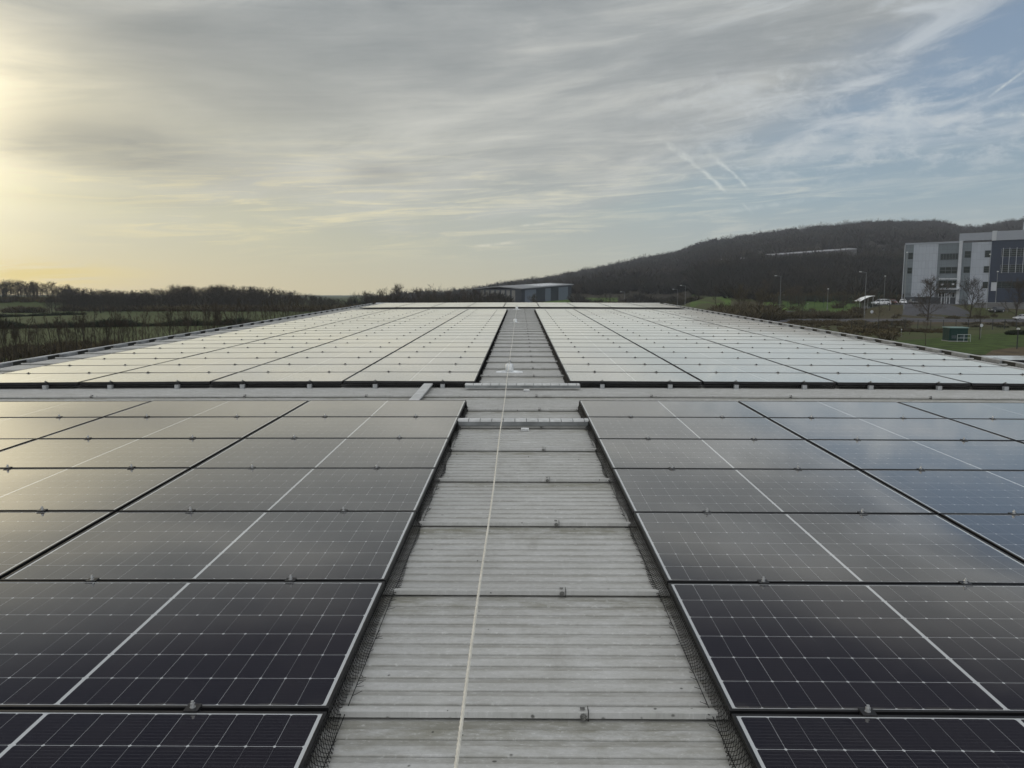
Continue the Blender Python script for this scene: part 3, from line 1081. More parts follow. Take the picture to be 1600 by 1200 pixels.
pxpoly('lawn', [(1330, 552), (1700, 556), (1700, 524), (1560, 521), (1400, 533), (1335, 541)], M_LAWN, .02)
pxpoly('gravel_bed', [(1538, 556), (1700, 560), (1700, 541), (1585, 543), (1550, 548)], M_DEAD, .03)
rect('road', 55, 330, 193, 213, M_ASPH, .05)
for yy in (203.0,):
    for i in range(34):
        pass
pxpoly('verge', [(1190, 508), (1700, 505), (1700, 500.5), (1190, 499)], M_DEAD, .03)
drape('driveway', [(103, 213.2), (122, 213.2), (129, 226), (128, 236), (116, 238), (110, 226)], M_ASPH, .045, 2.0)
drape('car_park', [(84, 236), (112, 238.2), (150, 238.2), (150, 252), (84, 262)], M_ASPH, .05, 3.0)
drape('forecourt', [(150.2, 237), (200, 228), (200, 236), (150.2, 252)], M_ASPH, .045, 3.0)
pxpoly('meadow', [(1078, 480), (1142, 484), (1142, 458), (1125, 455), (1100, 457), (1080, 461)], M_FIELD, .06, 8.0)
pxpoly('meadow', [(846, 473), (965, 473), (965, 465.5), (880, 466)], M_FIELD, .06, 10.0)
pxpoly('meadow', [(1190, 484), (1345, 484), (1345, 466), (1195, 468)], M_FIELD, .06, 5.0)
drape('kerb', [(55, 213.0), (103, 213.0), (103, 213.35), (55, 213.35)], M_KERB, .17, 6.0)
drape('kerb', [(122, 213.0), (330, 213.0), (330, 213.35), (122, 213.35)], M_KERB, .17, 6.0)
mbl = MB()
for i in range(40):
    x = 58 + i * 6.6
    mbl.poly([(x, 202.9, .062), (x + 3.2, 202.9, .062), (x + 3.2, 203.08, .062), (x, 203.08, .062)])
tag(mbl.build('road_marking', M_LINE), kind='structure')


# ------------------------------------------------------------------ trees
def bark_fn(c0, c1):
    def fn(g, bs):
        tc = g.new('ShaderNodeTexCoord').outputs['Object']
        inf = g.new('ShaderNodeObjectInfo')
        n = g.noise(tc, 0.55, 4, 0.6)
        f = g.lin(g.add(g.mul(n, 0.7), g.mul(inf.outputs['Random'], 0.3)), 0.25, 0.75)
        big = g.noise(g.new('ShaderNodeNewGeometry').outputs['Position'], 0.022, 6, 0.72)
        c = g.mix(f, c0, c1)
        c = g.mix(g.step(big, 0.52, 0.66), c, tuple(v * k for v, k in zip(c1, (1.15, 1.12, 1.0))))
        c = g.mix(g.mul(g.step(big, 0.46, 0.36), 0.8), c, tuple(v * k for v, k in zip(c0, (0.62, 0.80, 0.60))))
        g.put(bs.inputs['Base Color'], c)
        bs.inputs['Roughness'].default_value = 0.9
        bs.inputs['Specular IOR Level'].default_value = 0.15
    return fn


M_BARK = material('winter_bark', bark_fn((0.030, 0.026, 0.020), (0.060, 0.050, 0.038)))
M_TWIG = material('winter_twigs', bark_fn((0.034, 0.028, 0.021), (0.075, 0.060, 0.042)))
M_BUSH = material('scrub_twigs', bark_fn((0.036, 0.030, 0.018), (0.080, 0.066, 0.035)))
M_HILL = material('hill_wood_twigs', bark_fn((0.028, 0.027, 0.024), (0.056, 0.051, 0.043)))
M_HEDGE = material('dark_hedge_leaves', bark_fn((0.014, 0.020, 0.010), (0.030, 0.040, 0.018)))
M_WOOD = material('far_wood_twigs', bark_fn((0.021, 0.020, 0.016), (0.044, 0.039, 0.029)))


def grow(rng, height, trunk_frac, spread, n1, n2, n3, twigs, trunk_r, upright=0.55, wtwig=.018):
    """bare broadleaf tree: trunk, limbs, branches, twigs; returns (limb tubes, twig quads) as numpy arrays"""
    LV, LQ, TV, TQ = [], [], [], []

    def tube(p, d, L, r0, r1, seg, n, bend):
        pts, rr = [p], [r0]
        q, dd = p.copy(), d.copy()
        for i in range(seg):
            dd = (dd + rng.normal(0, bend, 3) + np.array([0, 0, bend * upright])).astype(float)
            dd /= np.linalg.norm(dd)
            q = q + dd * L / seg
            pts.append(q); rr.append(r0 + (r1 - r0) * (i + 1) / seg)
        base = len(LV)
        for pt_, r_ in zip(pts, rr):
            a = np.cross(dd, [0.3, 0.5, 0.81]); a /= np.linalg.norm(a)
            b = np.cross(dd, a)
            for k in range(n):
                t = 2 * math.pi * k / n
                LV.append(pt_ + (a * math.cos(t) + b * math.sin(t)) * r_)
        for i in range(seg):
            for k in range(n):
                LQ.append((base + i * n + k, base + i * n + (k + 1) % n, base + (i + 1) * n + (k + 1) % n, base + (i + 1) * n + k))
        return pts, dd

    def twig(p, d, L, w):
        s = np.cross(d, rng.normal(0, 1, 3)); s /= (np.linalg.norm(s) + 1e-6)
        m = p + d * L * .5 + rng.normal(0, L * .06, 3)
        e = p + d * L
        o = len(TV)
        TV.extend([p - s * w, p + s * w, m + s * w * .7, m - s * w * .7, e + s * w * .25, e - s * w * .25])
        TQ.append((o, o + 1, o + 2, o + 3)); TQ.append((o + 3, o + 2, o + 4, o + 5))

    def side(d, ang):
        a = np.cross(d, rng.normal(0, 1, 3)); a /= (np.linalg.norm(a) + 1e-6)
        v = d * math.cos(ang) + a * math.sin(ang)
        v[2] += upright * .25
        return v / np.linalg.norm(v)

    trunk, _ = tube(np.zeros(3), np.array([0, 0, 1.0]), height * .80, trunk_r, trunk_r * .16, 7, 6, .06)
    crown_r = height * spread
    for i in range(n1):
        f = trunk_frac + (1 - trunk_frac) * (i + rng.uniform(0, .8)) / n1
        x = f * 7; j = min(int(x), 6)
        p = trunk[j] + (trunk[j + 1] - trunk[j]) * (x - j)
        g_ = (f - trunk_frac) / (1 - trunk_frac)
        L = crown_r * (0.62 + .55 * math.sin(math.pi * min(1, .25 + .75 * g_))) * rng.uniform(.75, 1.15)
        ang = (1.15 - .75 * g_) * rng.uniform(.85, 1.15) * (1.2 - .45 * upright)
        pts, dd = tube(p, side(np.array([0, 0, 1.0]), ang), L, trunk_r * (.42 - .22 * g_), trunk_r * .07, 4, 4, .14)
        for k in range(n2):
            t = rng.uniform(.25, 1.0) * 4; j = min(int(t), 3)
            q = pts[j] + (pts[j + 1] - pts[j]) * (t - j)
            L2 = L * rng.uniform(.28, .55)
            pts2, d2 = tube(q, side(dd, rng.uniform(.4, .95)), L2, trunk_r * .085, trunk_r * .035, 2, 3, .16)
            for m in range(n3):
                t2 = rng.uniform(.2, 1) * 2; j2 = min(int(t2), 1)
                q2 = pts2[j2] + (pts2[j2 + 1] - pts2[j2]) * (t2 - j2)
                d3 = side(d2, rng.uniform(.3, .9)); L3 = L2 * rng.uniform(.4, .8)
                twig(q2, d3, L3, wtwig)
                for s_ in range(twigs):
                    twig(q2 + d3 * L3 * rng.uniform(.2, .95), side(d3, rng.uniform(.3, .9)), L3 * rng.uniform(.3, .65), wtwig * .6)
    return np.array(LV), np.array(LQ), np.array(TV), np.array(TQ)


def scrub(rng, r, h, n, w):
    """bush of upright stems and twigs, no leaves"""
    TV, TQ = [], []
    for i in range(n):
        a = rng.uniform(0, 6.283); q = r * math.sqrt(rng.uniform(0, 1))
        p = np.array([math.cos(a) * q * .8, math.sin(a) * q * .8, rng.uniform(0, .5) * h * (1 - (q / r) ** 2 * .6)])
        d = np.array([math.cos(a) * q / r * .8 + rng.normal(0, .35), math.sin(a) * q / r * .8 + rng.normal(0, .35), 1.0 + rng.normal(0, .25)])
        d /= np.linalg.norm(d)
        L = h * rng.uniform(.22, .5)
        s = np.cross(d, rng.normal(0, 1, 3)); s /= np.linalg.norm(s)
        e = p + d * L
        e[2] = min(e[2], h * (1 - .45 * (q / r) ** 2) * rng.uniform(.85, 1.08))
        o = len(TV)
        TV += [p - s * w, p + s * w, e + s * w * .3, e - s * w * .3]
        TQ.append((o, o + 1, o + 2, o + 3))
    return np.array(TV), np.array(TQ)


NR = np.random.default_rng(11)
PROTO = {}


def tree_proto(kind):
    if kind in PROTO:
        return copy_tree(PROTO[kind])
    spec = {'spreading': (10, .22, .36, 11, 7, 5, 5, .20, .5, .020), 'oval': (10, .20, .27, 13, 7, 5, 5, .17, .8, .019),
            'dense': (10, .12, .40, 16, 8, 6, 5, .20, .6, .022), 'slim': (10, .16, .15, 12, 4, 4, 3, .11, 1.1, .016),
            'sapling': (10, .35, .20, 9, 5, 4, 3, .10, .9, .016), 'bushy': (10, .05, .42, 18, 8, 6, 5, .16, .7, .024),
            'old': (10, .25, .45, 12, 8, 6, 6, .26, .35, .022)}[kind]
    LV, LQ, TV, TQ = grow(NR, *spec)
    sc = 10.0 / max(1e-3, TV[:, 2].max())
    root = empty('tree', Matrix())
    np_mesh('trunk', LV * sc, LQ, M_BARK, root)
    np_mesh('crown', TV * sc, TQ, M_BUSH if kind == 'bushy' else M_TWIG, root)
    PROTO[kind] = root
    return root


def tree_at(kind, p, h, label, group=None, rot=None, wide=1.0, name='tree'):
    o = tree_proto(kind)
    s = h / 10.0
    o.matrix_world = T(p.x, p.y, p.z - .05) @ RZ(NR.uniform(0, 6.28) if rot is None else rot) @ Matrix.Diagonal((s * wide, s * wide, s, 1))
    return tag(o, label, 'tree' if name == 'tree' else 'bush', group)


def tree_px(kind, u, vt, vb, label, group=None, wide=1.0, Y=None):
    p = ground_pt(u, vb) if Y is None else on_ground(u, Y)
    h = at_y(u, vt, p.y).z - p.z
    return tree_at(kind, p, h, label, group, wide=wide)


def build_trees():
    W = 'bare winter trees around the road and office'
    tree_px('dense', 1449, 426, 501, 'tall bare tree on the roadside left of the office entrance', W, 1.25)
    tree_px('dense', 1516, 428, 496, 'tall bushy bare tree on the roadside just right of the office entrance', W, 1.0)
    tree_px('sapling', 1530, 462, 531, 'slim bare tree on the lawn just right of the green kiosk', W, 1.1)
    tree_px('dense', 1587, 430, 497, 'bare dark tree in front of the navy office wing by the white car', W, 1.1)
    tree_px('sapling', 1446, 486, 540, 'thin bare sapling on the lawn edge left of the green kiosk', W, 1.25)
    tree_px('oval', 1117, 447, 475, 'small lone bare tree standing in the bright green field', W, 1.1)
    tree_px('bushy', 1158, 440, 487, 'broad brown leafless thicket tree at the right end of the bright green field', W, 1.25)
    tree_px('bushy', 1188, 446, 488, 'rounded brown thicket tree left of the lamp by the road', W, 1.15)
    tree_px('dense', 1238, 446, 476, 'bare round tree behind the long brown verge', W, 1.0)
    tree_px('oval', 1322, 440, 476, 'bare tree just left of the white canopy', W, 1.1)
    tree_px('bushy', 1275, 452, 472, 'low brown scrub tree left of the white canopy', W, 1.5)
    rng = random.Random(21)
    us = sorted(rng.uniform(1196, 1436) for _ in range(13))
    for i, u in enumerate(us):
        vb = rng.uniform(470, 496)
        tree_px(rng.choice(('oval', 'spreading', 'bushy', 'dense')), u, vb - rng.uniform(22, 42), vb,
                f'bare scrubby tree of the thicket left of the office, {ORD[i]} from the left', 'scrubby trees left of the office', rng.uniform(1.1, 1.6))
    us = sorted(rng.uniform(1250, 1425) for _ in range(9))
    for i, u in enumerate(us):
        vb = rng.uniform(510, 524)
        tree_px(rng.choice(('spreading', 'sapling', 'oval')), u, vb - rng.uniform(12, 30), vb,
                f'small bare tree on the rough grass past the right eaves, {ORD[i]} from left', 'small bare trees on the rough grass', rng.uniform(1.1, 1.6))
    tree_px('dense', 1065, 455, 478, 'bushy bare tree by the pair of far lamps', W, 1.2, 330)
    tree_px('spreading', 1105, 440, 460, 'bare tree at the far edge of the bright green field', W, 1.3)
    tree_px('sapling', 1372, 470, 511, 'faint thin sapling on the verge in front of the white canopy', W, 1.4)
    tree_px('spreading', 905, 440, 470, 'bare tree rising at the right end of the metal shed', W, 1.2, 395)
    tree_px('bushy', 835, 456, 474, 'bare shrub tree in front of the metal shed', W, 1.2, 330)
    tree_px('bushy', 795, 462, 476, 'low shrub tree before the pale gable of the metal shed', W, 1.4, 330)
    # skyline trees over the far end of the roof
    G = 'bare trees behind the far end of the roof'
    for i, (u, vt, k) in enumerate(((548, 461, 'spreading'), (572, 453, 'dense'), (598, 446, 'spreading'), (624, 440, 'old'), (652, 446, 'dense'), (676, 449, 'spreading'),
                                    (700, 450, 'dense'), (724, 449, 'oval'), (746, 448, 'dense'), (766, 452, 'spreading'))):
        tree_px(k, u, vt, 490, f'bare tree behind the roof end, {ORD[i]} from left in the row before the shed', G, 1.15, 265 + 14 * math.sin(i * 2.1))
    # thin row along the left of the site
    G = 'thin bare trees beyond the left roof edge'
    lab = 'thin bare upright tree in the row just beyond the left roof edge'
    rng = random.Random(8)
    u = -14
    while u < 500:
        vt = 500 - 34 * max(0, u) / 500 + rng.uniform(-12, 8)
        Y = 78 + 36 * max(0, u) / 500 + rng.uniform(-6, 6)
        kind = rng.choice(('slim', 'slim', 'sapling', 'oval'))
        tree_px(kind, u, vt, 0, lab, G, 1.0 if kind == 'slim' else .8, Y)
        u += rng.uniform(4, 10)
    # old trees on the left skyline
    G = 'old bare trees on the left skyline'
    for i, (u, vt, Y) in enumerate(((8, 434, 372), (32, 435, 380), (54, 439, 375), (82, 437, 368), (106, 442, 372), (168, 449, 318), (186, 452, 300), (272, 441, 305), (288, 443, 312), (345, 441, 320))):
        tree_px('old' if i % 2 == 0 else 'dense', u, vt, 0, f'old bare tree on the left skyline, {ORD[i]} from the left edge', G, 1.25, Y)


build_trees()


# ------------------------------------------------------------------ woods far off, each one mass
def mass(name, pts, protos, mat, label, cat):
    Vs, Qs, off = [], [], 0
    for (x, y, z, h, w) in pts:
        V, Q = protos[NR.integers(len(protos))]
        a = NR.uniform(0, 6.28); c, s = math.cos(a), math.sin(a)
        P = np.empty_like(V)
        P[:, 0] = (V[:, 0] * c - V[:, 1] * s) * h * w + x
        P[:, 1] = (V[:, 0] * s + V[:, 1] * c) * h * w + y
        P[:, 2] = V[:, 2] * h + z - .1
        Vs.append(P); Qs.append(Q + off); off += len(V)
    o = np_mesh(name, np.concatenate(Vs), np.concatenate(Qs), mat)
    return tag(o, label, cat, kind='stuff')


def unit_tree(n1, n2, n3, tw, w, spread=.34):
    LV, LQ, TV, TQ = grow(NR, 10, .12, spread, n1, n2, n3, tw, .2, .6, w)
    V = np.concatenate([LV, TV]); Q = np.concatenate([LQ, TQ + len(LV)])
    return V / TV[:, 2].max(), Q


def unit_scrub(n, w):
    V, Q = scrub(NR, .55, 1.0, n, w)
    return V, Q


def build_woods():
    near = [unit_tree(9, 4, 4, 2, .035, sp) for sp in (.30, .36, .44, .50, .40, .55)]
    under = [unit_scrub(110, .035) for _ in range(3)]
    pts, low = [], []

    def fill(u0, u1, y0, y1, n, hfun, dst, wlo=.9, whi=1.3):
        for _ in range(n):
            u = NR.uniform(u0, u1); y = math.sqrt(NR.uniform(y0 * y0, y1 * y1))
            p = on_ground(u, y)
            dst.append((p.x, p.y, p.z, hfun(u, y) * NR.uniform(.82, 1.08), NR.uniform(wlo, whi)))
    # left woods: tree tops follow the skyline of the photo
    sky_u = [-200, 0, 60, 110, 150, 200, 235, 262, 280, 300, 345, 420, 470, 500, 530, 560]
    sky_v = [436, 437, 440, 447, 452, 454, 452, 450, 446, 449, 445, 449, 456, 461, 466, 468]

    def hsky(u, y):
        vt = np.interp(u, sky_u, sky_v)
        return at_y(u, float(vt), y).z - on_ground(u, y).z
    fill(95, 545, 288, 345, 520, hsky, pts, 1.0, 1.6)
    fill(-200, 110, 360, 430, 210, hsky, pts, 1.0, 1.5)
    fill(70, 190, 262, 300, 55, lambda u, y: 6.5, pts)
    fill(95, 540, 284, 300, 170, lambda u, y: 3.2, low, 1.2, 2.0)
    fill(-200, 110, 356, 366, 60, lambda u, y: 3.5, low, 1.2, 2.0)
    for uc in (20, 95, 150, 190, 240, 300, 345, 400, 470):
        fill(uc - 26, uc + 26, 84 + uc * .05, 104 + uc * .05, 16, lambda u, y: 1.5, low, .9, 1.8)
    fill(10, 62, 268, 282, 26, lambda u, y: 2.9, low, 1.1, 1.8)
    mass('woodland', pts, near, M_WOOD, 'dark leafless wood along the fields at the left skyline', 'woodland')
    # hedge lines in the fields
    hed = []
    for (ua, ub, ya, yb, n, h) in ((-40, 620, 158, 188, 260, 1.8), (-60, 130, 215, 250, 70, 1.6)):
        for i in range(n):
            t = i / n
            u = ua + (ub - ua) * t
            y = ya + (yb - ya) * t + NR.uniform(-1, 1)
            p = on_ground(u, y)
            hed.append((p.x, p.y, p.z, h * NR.uniform(.5, 1.15) * (1 + .45 * math.sin(i * .13) * math.sin(i * .037 + 1)), NR.uniform(1.0, 1.8)))
    mass('hedgerow', hed, under, M_HEDGE, 'dark hedge lines dividing the green fields on the left', 'hedgerow')
    # behind the roof end and round the shed, up to the foot of the hill
    pts = []
    fill(545, 790, 285, 380, 150, lambda u, y: 7.5, pts)
    fill(895, 1085, 470, 640, 330, lambda u, y: 7.5, pts, 1.0, 1.6)
    fill(740, 900, 480, 620, 160, lambda u, y: 7.0, pts, 1.0, 1.6)
    fill(1085, 1420, 395, 620, 900, lambda u, y: NR.choice((7.0, 9.0, 10.5)), pts, .9, 1.5)
    fill(1140, 1420, 300, 395, 130, lambda u, y: NR.choice((4.0, 6.0, 8.5)), pts, 1.0, 1.6)
    fill(1420, 1750, 330, 620, 500, lambda u, y: 9.5, pts, 1.0, 1.5)
    fill(900, 1080, 350, 420, 50, lambda u, y: 5.5, pts, 1.1, 1.6)
    fill(1190, 1420, 288, 315, 60, lambda u, y: 4.2, low, 1.0, 1.7)
    fill(1200, 1410, 240, 285, 26, lambda u, y: NR.choice((1.2, 2.2, 3.0)), low, 1.0, 1.8)
    fill(1120, 1215, 196, 250, 70, lambda u, y: 4.4, low, 1.0, 1.6)
    fill(1215, 1345, 214, 236, 60, lambda u, y: 2.4, low, 1.0, 1.9)
    fill(1400, 1560, 214, 222, 16, lambda u, y: 1.4, low, 1.0, 1.8)
    fill(1330, 1500, 146, 152, 46, lambda u, y: 1.1, low, 1.2, 2.4)
    fill(1235, 1420, 125, 186, 150, lambda u, y: NR.choice((.6, .9, 1.4)), low, 1.2, 2.6)
    fill(1500, 1640, 165, 188, 26, lambda u, y: .9, low, 1.2, 2.4)
    fill(1195, 1300, 222, 245, 30, lambda u, y: 2.0, low, 1.2, 2.2)
    fill(550, 800, 255, 290, 80, lambda u, y: 4.0, low, 1.2, 2.0)
    fill(900, 1090, 330, 380, 60, lambda u, y: 3.5, low, 1.3, 2.2)
    fill(1230, 1420, 185, 192, 26, lambda u, y: 1.3, low, 1.4, 2.4)
    domes = [unit_scrub(170, .030) for _ in range(4)]
    mass('woodland', pts, near + domes, M_WOOD, 'dark bare woodland behind the shed and up to the foot of the hill', 'woodland')
    mass('scrub', low, under, M_BUSH, 'brown leafless scrub along the wood edges and verges', 'scrub')
    # the hill wood
    far = [unit_tree(8, 3, 2, 1, .075, .46) for _ in range(6)] + [unit_scrub(80, .060) for _ in range(2)]
    far = [(V, Q) for V, Q in far]
    pts = []
    n = 0
    while n < 9500:
        a = NR.uniform(-.16, .82); y = math.sqrt(NR.uniform(600 ** 2, 1420 ** 2))
        x = a * y
        z = hgt(x, y)
        if z < 5 and a < -.02:
            if NR.uniform() > .3:
                n += 1
                continue
        lump = 1 + .22 * math.sin(x * .043 + 2 * math.sin(y * .017)) * math.sin(y * .031 + 1.3 * math.sin(x * .021)) + .12 * math.sin(x * .11 + y * .07)
        pts.append((x, y, z, 10.5 * lump * NR.uniform(.72, 1.15), NR.uniform(1.0, 1.5)))
        n += 1
    mass('hillside_wood', pts, far, M_HILL, 'brown leafless wood covering the long hill on the right', 'hillside wood')


build_woods()
# ------------------------------------------------------------------ office, shed and other buildings


def cladding(name, col, px=1.05, pz=2.3):
    """flat metal cassettes with fine joints, rain streaks below the joints"""
    def fn(g, bs):
        x, y, z = g.sep(g.new('ShaderNodeTexCoord').outputs['Object'])
        jx = g.m('LESS_THAN', g.m('FRACT', g.mul(g.add(x, g.mul(y, 1.0)), 1 / px)), 0.035 / px)
        jz = g.m('LESS_THAN', g.m('FRACT', g.mul(z, 1 / pz)), 0.045 / pz)
        wn = g.new('ShaderNodeTexWhiteNoise', noise_dimensions='2D')
        g.put(wn.inputs['Vector'], g.xyz(g.m('FLOOR', g.mul(x, 1 / px)), g.m('FLOOR', g.mul(z, 1 / pz)), 0))
        c = g.mix(g.mul(wn.outputs['Value'], 0.5), col, tuple(v * .84 for v in col))
        st = g.noise(g.xyz(g.mul(x, 2.2), 0, g.mul(z, 0.12)), 1.0, 6, 0.7)
        c = g.mix(g.mul(g.step(st, 0.5, 0.75), 0.35), c, tuple(v * .6 for v in col))
        c = g.mix(g.mul(g.m('MAXIMUM', jx, jz), 0.65), c, tuple(v * .3 for v in col))
        g.put(bs.inputs['Base Color'], c)
        bs.inputs['Roughness'].default_value = 0.45
    return material(name, fn)


M_OWHITE = cladding('pale_grey_cladding', (0.33, 0.36, 0.40))
M_OGREY = cladding('mid_grey_cladding', (0.13, 0.155, 0.17), 1.4, 1.15)
M_ONAVY = cladding('navy_cladding', (0.014, 0.025, 0.048), 1.4, 1.15)
M_OFASC = plain('silver_fascia', (0.25, 0.27, 0.30), 0.4, 0.3, 0.06, 0.4)
M_OTRIM = plain('white_trim', (0.40, 0.42, 0.44), 0.5, 0.0, 0.08, 0.6)
M_SLAT = plain('grey_louvre', (0.075, 0.09, 0.10), 0.5, 0.2, 0.2, 2)
M_GRID = plain('sunshade_grid', (0.22, 0.24, 0.27), .5, .1, .1, .6)
M_FLAT = plain('flat_roof_membrane', (0.22, 0.22, 0.22), 0.9, 0.0, 0.2, 0.3)
M_PANE = plain('dark_window_glass', (0.008, 0.016, 0.016), 0.10, 0.0, 0.3, 0.5, 0.3)
M_BRICK = plain('dark_plinth', (0.05, 0.055, 0.06), 0.8, 0.0, 0.2, 1.0)


def box_part(name, parent, mat, *bs):
    mb = MB()
    for b in bs:
        mb.box(*b)
    return mb.build(name, mat, parent)


def window_part(parent, x0, x1, z0, z1, y, nx, nz, frame=M_OTRIM, t=.07, d=.10, name='window'):
    """frame with mullions standing proud of the wall plane y (outside is -y), pane behind"""
    mb = MB()
    mb.box(x0, x1, y - d, y - .004, z0, z0 + t); mb.box(x0, x1, y - d, y - .004, z1 - t, z1)
    mb.box(x0, x0 + t, y - d, y - .004, z0 + t, z1 - t); mb.box(x1 - t, x1, y - d, y - .004, z0 + t, z1 - t)
    for i in range(1, nx):
        xx = x0 + (x1 - x0) * i / nx
        mb.box(xx - t * .4, xx + t * .4, y - d + .012, y - .004, z0 + t, z1 - t)
    for i in range(1, nz):
        zz = z0 + (z1 - z0) * i / nz
        mb.box(x0 + t, x1 - t, y - d + .024, y - .004, zz - t * .35, zz + t * .35)
    w = mb.build(name, frame, parent)
    box_part('pane', w, M_PANE, (x0 + t * .5, x1 - t * .5, y - .040, y - .0045, z0 + t * .5, z1 - t * .5))
    return w


def build_office():
    A = at_y(1411, 452, 262); B = at_y(1600, 452, 238)
    A2, B2 = A.xy, B.xy
    d = (B2 - A2).normalized()
    ang = math.atan2(d.y, d.x)
    gz = 3.4
    root = empty('office_building', T(A.x, A.y, gz) @ RZ(ang), 'modern office block with white, grey and navy panels and banded windows', 'office building')

    def X(u):
        r = ray(u, 452)
        # intersection of the sight line with the facade line
        den = r.x * d.y - r.y * d.x
        t = (A2.x * d.y - A2.y * d.x) / den
        p = Vector((r.x * t, r.y * t))
        return (p - A2).dot(d)
    L = X(1600) + 22
    D = 26.0
    z = lambda h: h - gz
    ZE, ZT = z(22.6), z(25.4)
    x62, x95, x100, x14, x45 = X(1462), X(1495), X(1500), X(1514), X(1545)
    x24 = X(1424)
    # carcass and claddings (each its own part, butting along the facade)
    box_part('wall', root, M_OGREY, (0.3, L - .1, .30, D, -1.5, ZE - .02))
    box_part('end_panel', root, M_OGREY, (0, x24, 0, .30, 3.2, ZE))
    box_part('white_panel', root, M_OWHITE, (x24 + .01, x62, -.05, .30, 2.2, ZE))
    box_part('grey_bay', root, M_OGREY, (x62 + .01, x95 - .01, .04, .30, 3.6, ZE))
    box_part('column', root, M_OTRIM, (x95, x100, -.55, .30, 0, ZE + .6))
    box_part('grey_panel', root, M_OGREY, (x100 + .01, x14, .02, .30, 0, ZE))
    box_part('white_panel', root, M_OWHITE, (x14 + .01, x45, -.05, .30, 0, ZE))
    box_part('navy_wing', root, M_ONAVY, (x45 + .01, L, -.30, .30, 0, ZE + .3))
    box_part('plinth', root, M_BRICK, (.02, x95 - .02, -.02, .29, -1.5, 2.1))
    box_part('roof', root, M_FLAT, (.1, x95, .2, D, ZE, ZE + .15), (x95 + .01, L - .2, .35, D - .1, ZT - .2, ZT + .02))
    box_part('parapet', root, M_OFASC, (-.1, x95 - .01, -.15, .18, ZE + .005, ZE + .55))
    box_part('fascia', root, M_OFASC, (x95 - .2, x45, -.22, .34, ZE + .61, ZT + .1), (x45 + 1.2, L + .1, -.62, .34, ZE + .31, ZT + .3))
    box_part('fascia_post', root, M_OTRIM, (x45 + .01, x45 + 1.19, -.66, .34, ZE + .3, ZT + .45))
    box_part('plant_screen', root, M_OGREY, (X(1590), L - 2, 4, 14, ZT + .05, ZT + 2.6))
    box_part('plant_flue', root, M_OTRIM, (X(1586), X(1590) - .02, 4, 5.2, ZT + .03, ZT + 3.0))
    box_part('downpipe', root, M_OTRIM, (-.25, -.08, -.15, .05, -1.0, ZE))
    rows = ((z(17.9), z(20.0)), (z(13.2), z(15.2)), (z(8.4), z(10.4)))
    for a, b in rows[:2]:
        window_part(root, X(1416), X(1423.5), a, b, 0, 1, 2, M_SLAT)
    # bay: louvred band, glazed band, lower glazing
    w = window_part(root, X(1466), X(1494), z(17.4), z(19.4), .04, 6, 5, M_SLAT, .10)
    w['label'] = 'grey louvred band'
    window_part(root, X(1466), X(1494), z(13.0), z(15.2), .04, 3, 2, M_SLAT, .16)
    box_part('sill_band', root, M_OTRIM, (X(1466), X(1494), -.10, .036, z(11.2), z(11.6)))
    window_part(root, X(1466), X(1494), z(8.6), z(10.9), .04, 4, 2, M_SLAT, .10)
    for a, b in rows[:2]:
        window_part(root, X(1503.5), X(1513.5), a, b, .02, 1, 2, M_SLAT)
    for a, b in rows:
        window_part(root, X(1535), X(1544), a, b, -.05, 1, 3, M_SLAT)
    for k, (a, b) in enumerate(rows):
        n = 9 if k < 2 else 8
        window_part(root, X(1561) if k < 2 else X(1549), L - 3, a, b + (.3 if k < 2 else .1), -.30, 10, 4, M_GRID if k < 2 else M_SLAT, .06)
    for u in (1564, 1574, 1585, 1596):
        box_part('sunshade_post', root, M_OTRIM, (X(u) - .06, X(u) + .06, -.62, -.50, z(13.0), z(20.6)))
    box_part('sign_panel', root, M_OTRIM, (X(1549), X(1558), -.60, -.42, z(7.6), z(10.2)))
    # entrance
    box_part('canopy', root, M_OTRIM, (X(1463), X(1502), -3.4, -.56, 4.6, 4.95))
    w = window_part(root, X(1466), X(1493), .1, 4.3, .29, 5, 2, M_OTRIM, .22, .12, 'entrance_glazing')
    for i in (0, 1):
        box_part('entrance_door', root, M_OTRIM, (X(1471 + 8 * i), X(1473 + 8 * i), -.06, .14, .1, 3.4), (X(1476 + 8 * i), X(1477.5 + 8 * i), -.06, .14, .1, 3.4))
    for u, zz in ((1472, z(9.6)), (1489, z(9.7))):
        box_part('wall_lamp', root, M_OTRIM, (X(u) - .3, X(u) + .3, -.5, -.08, zz - .25, zz + .25))


build_office()


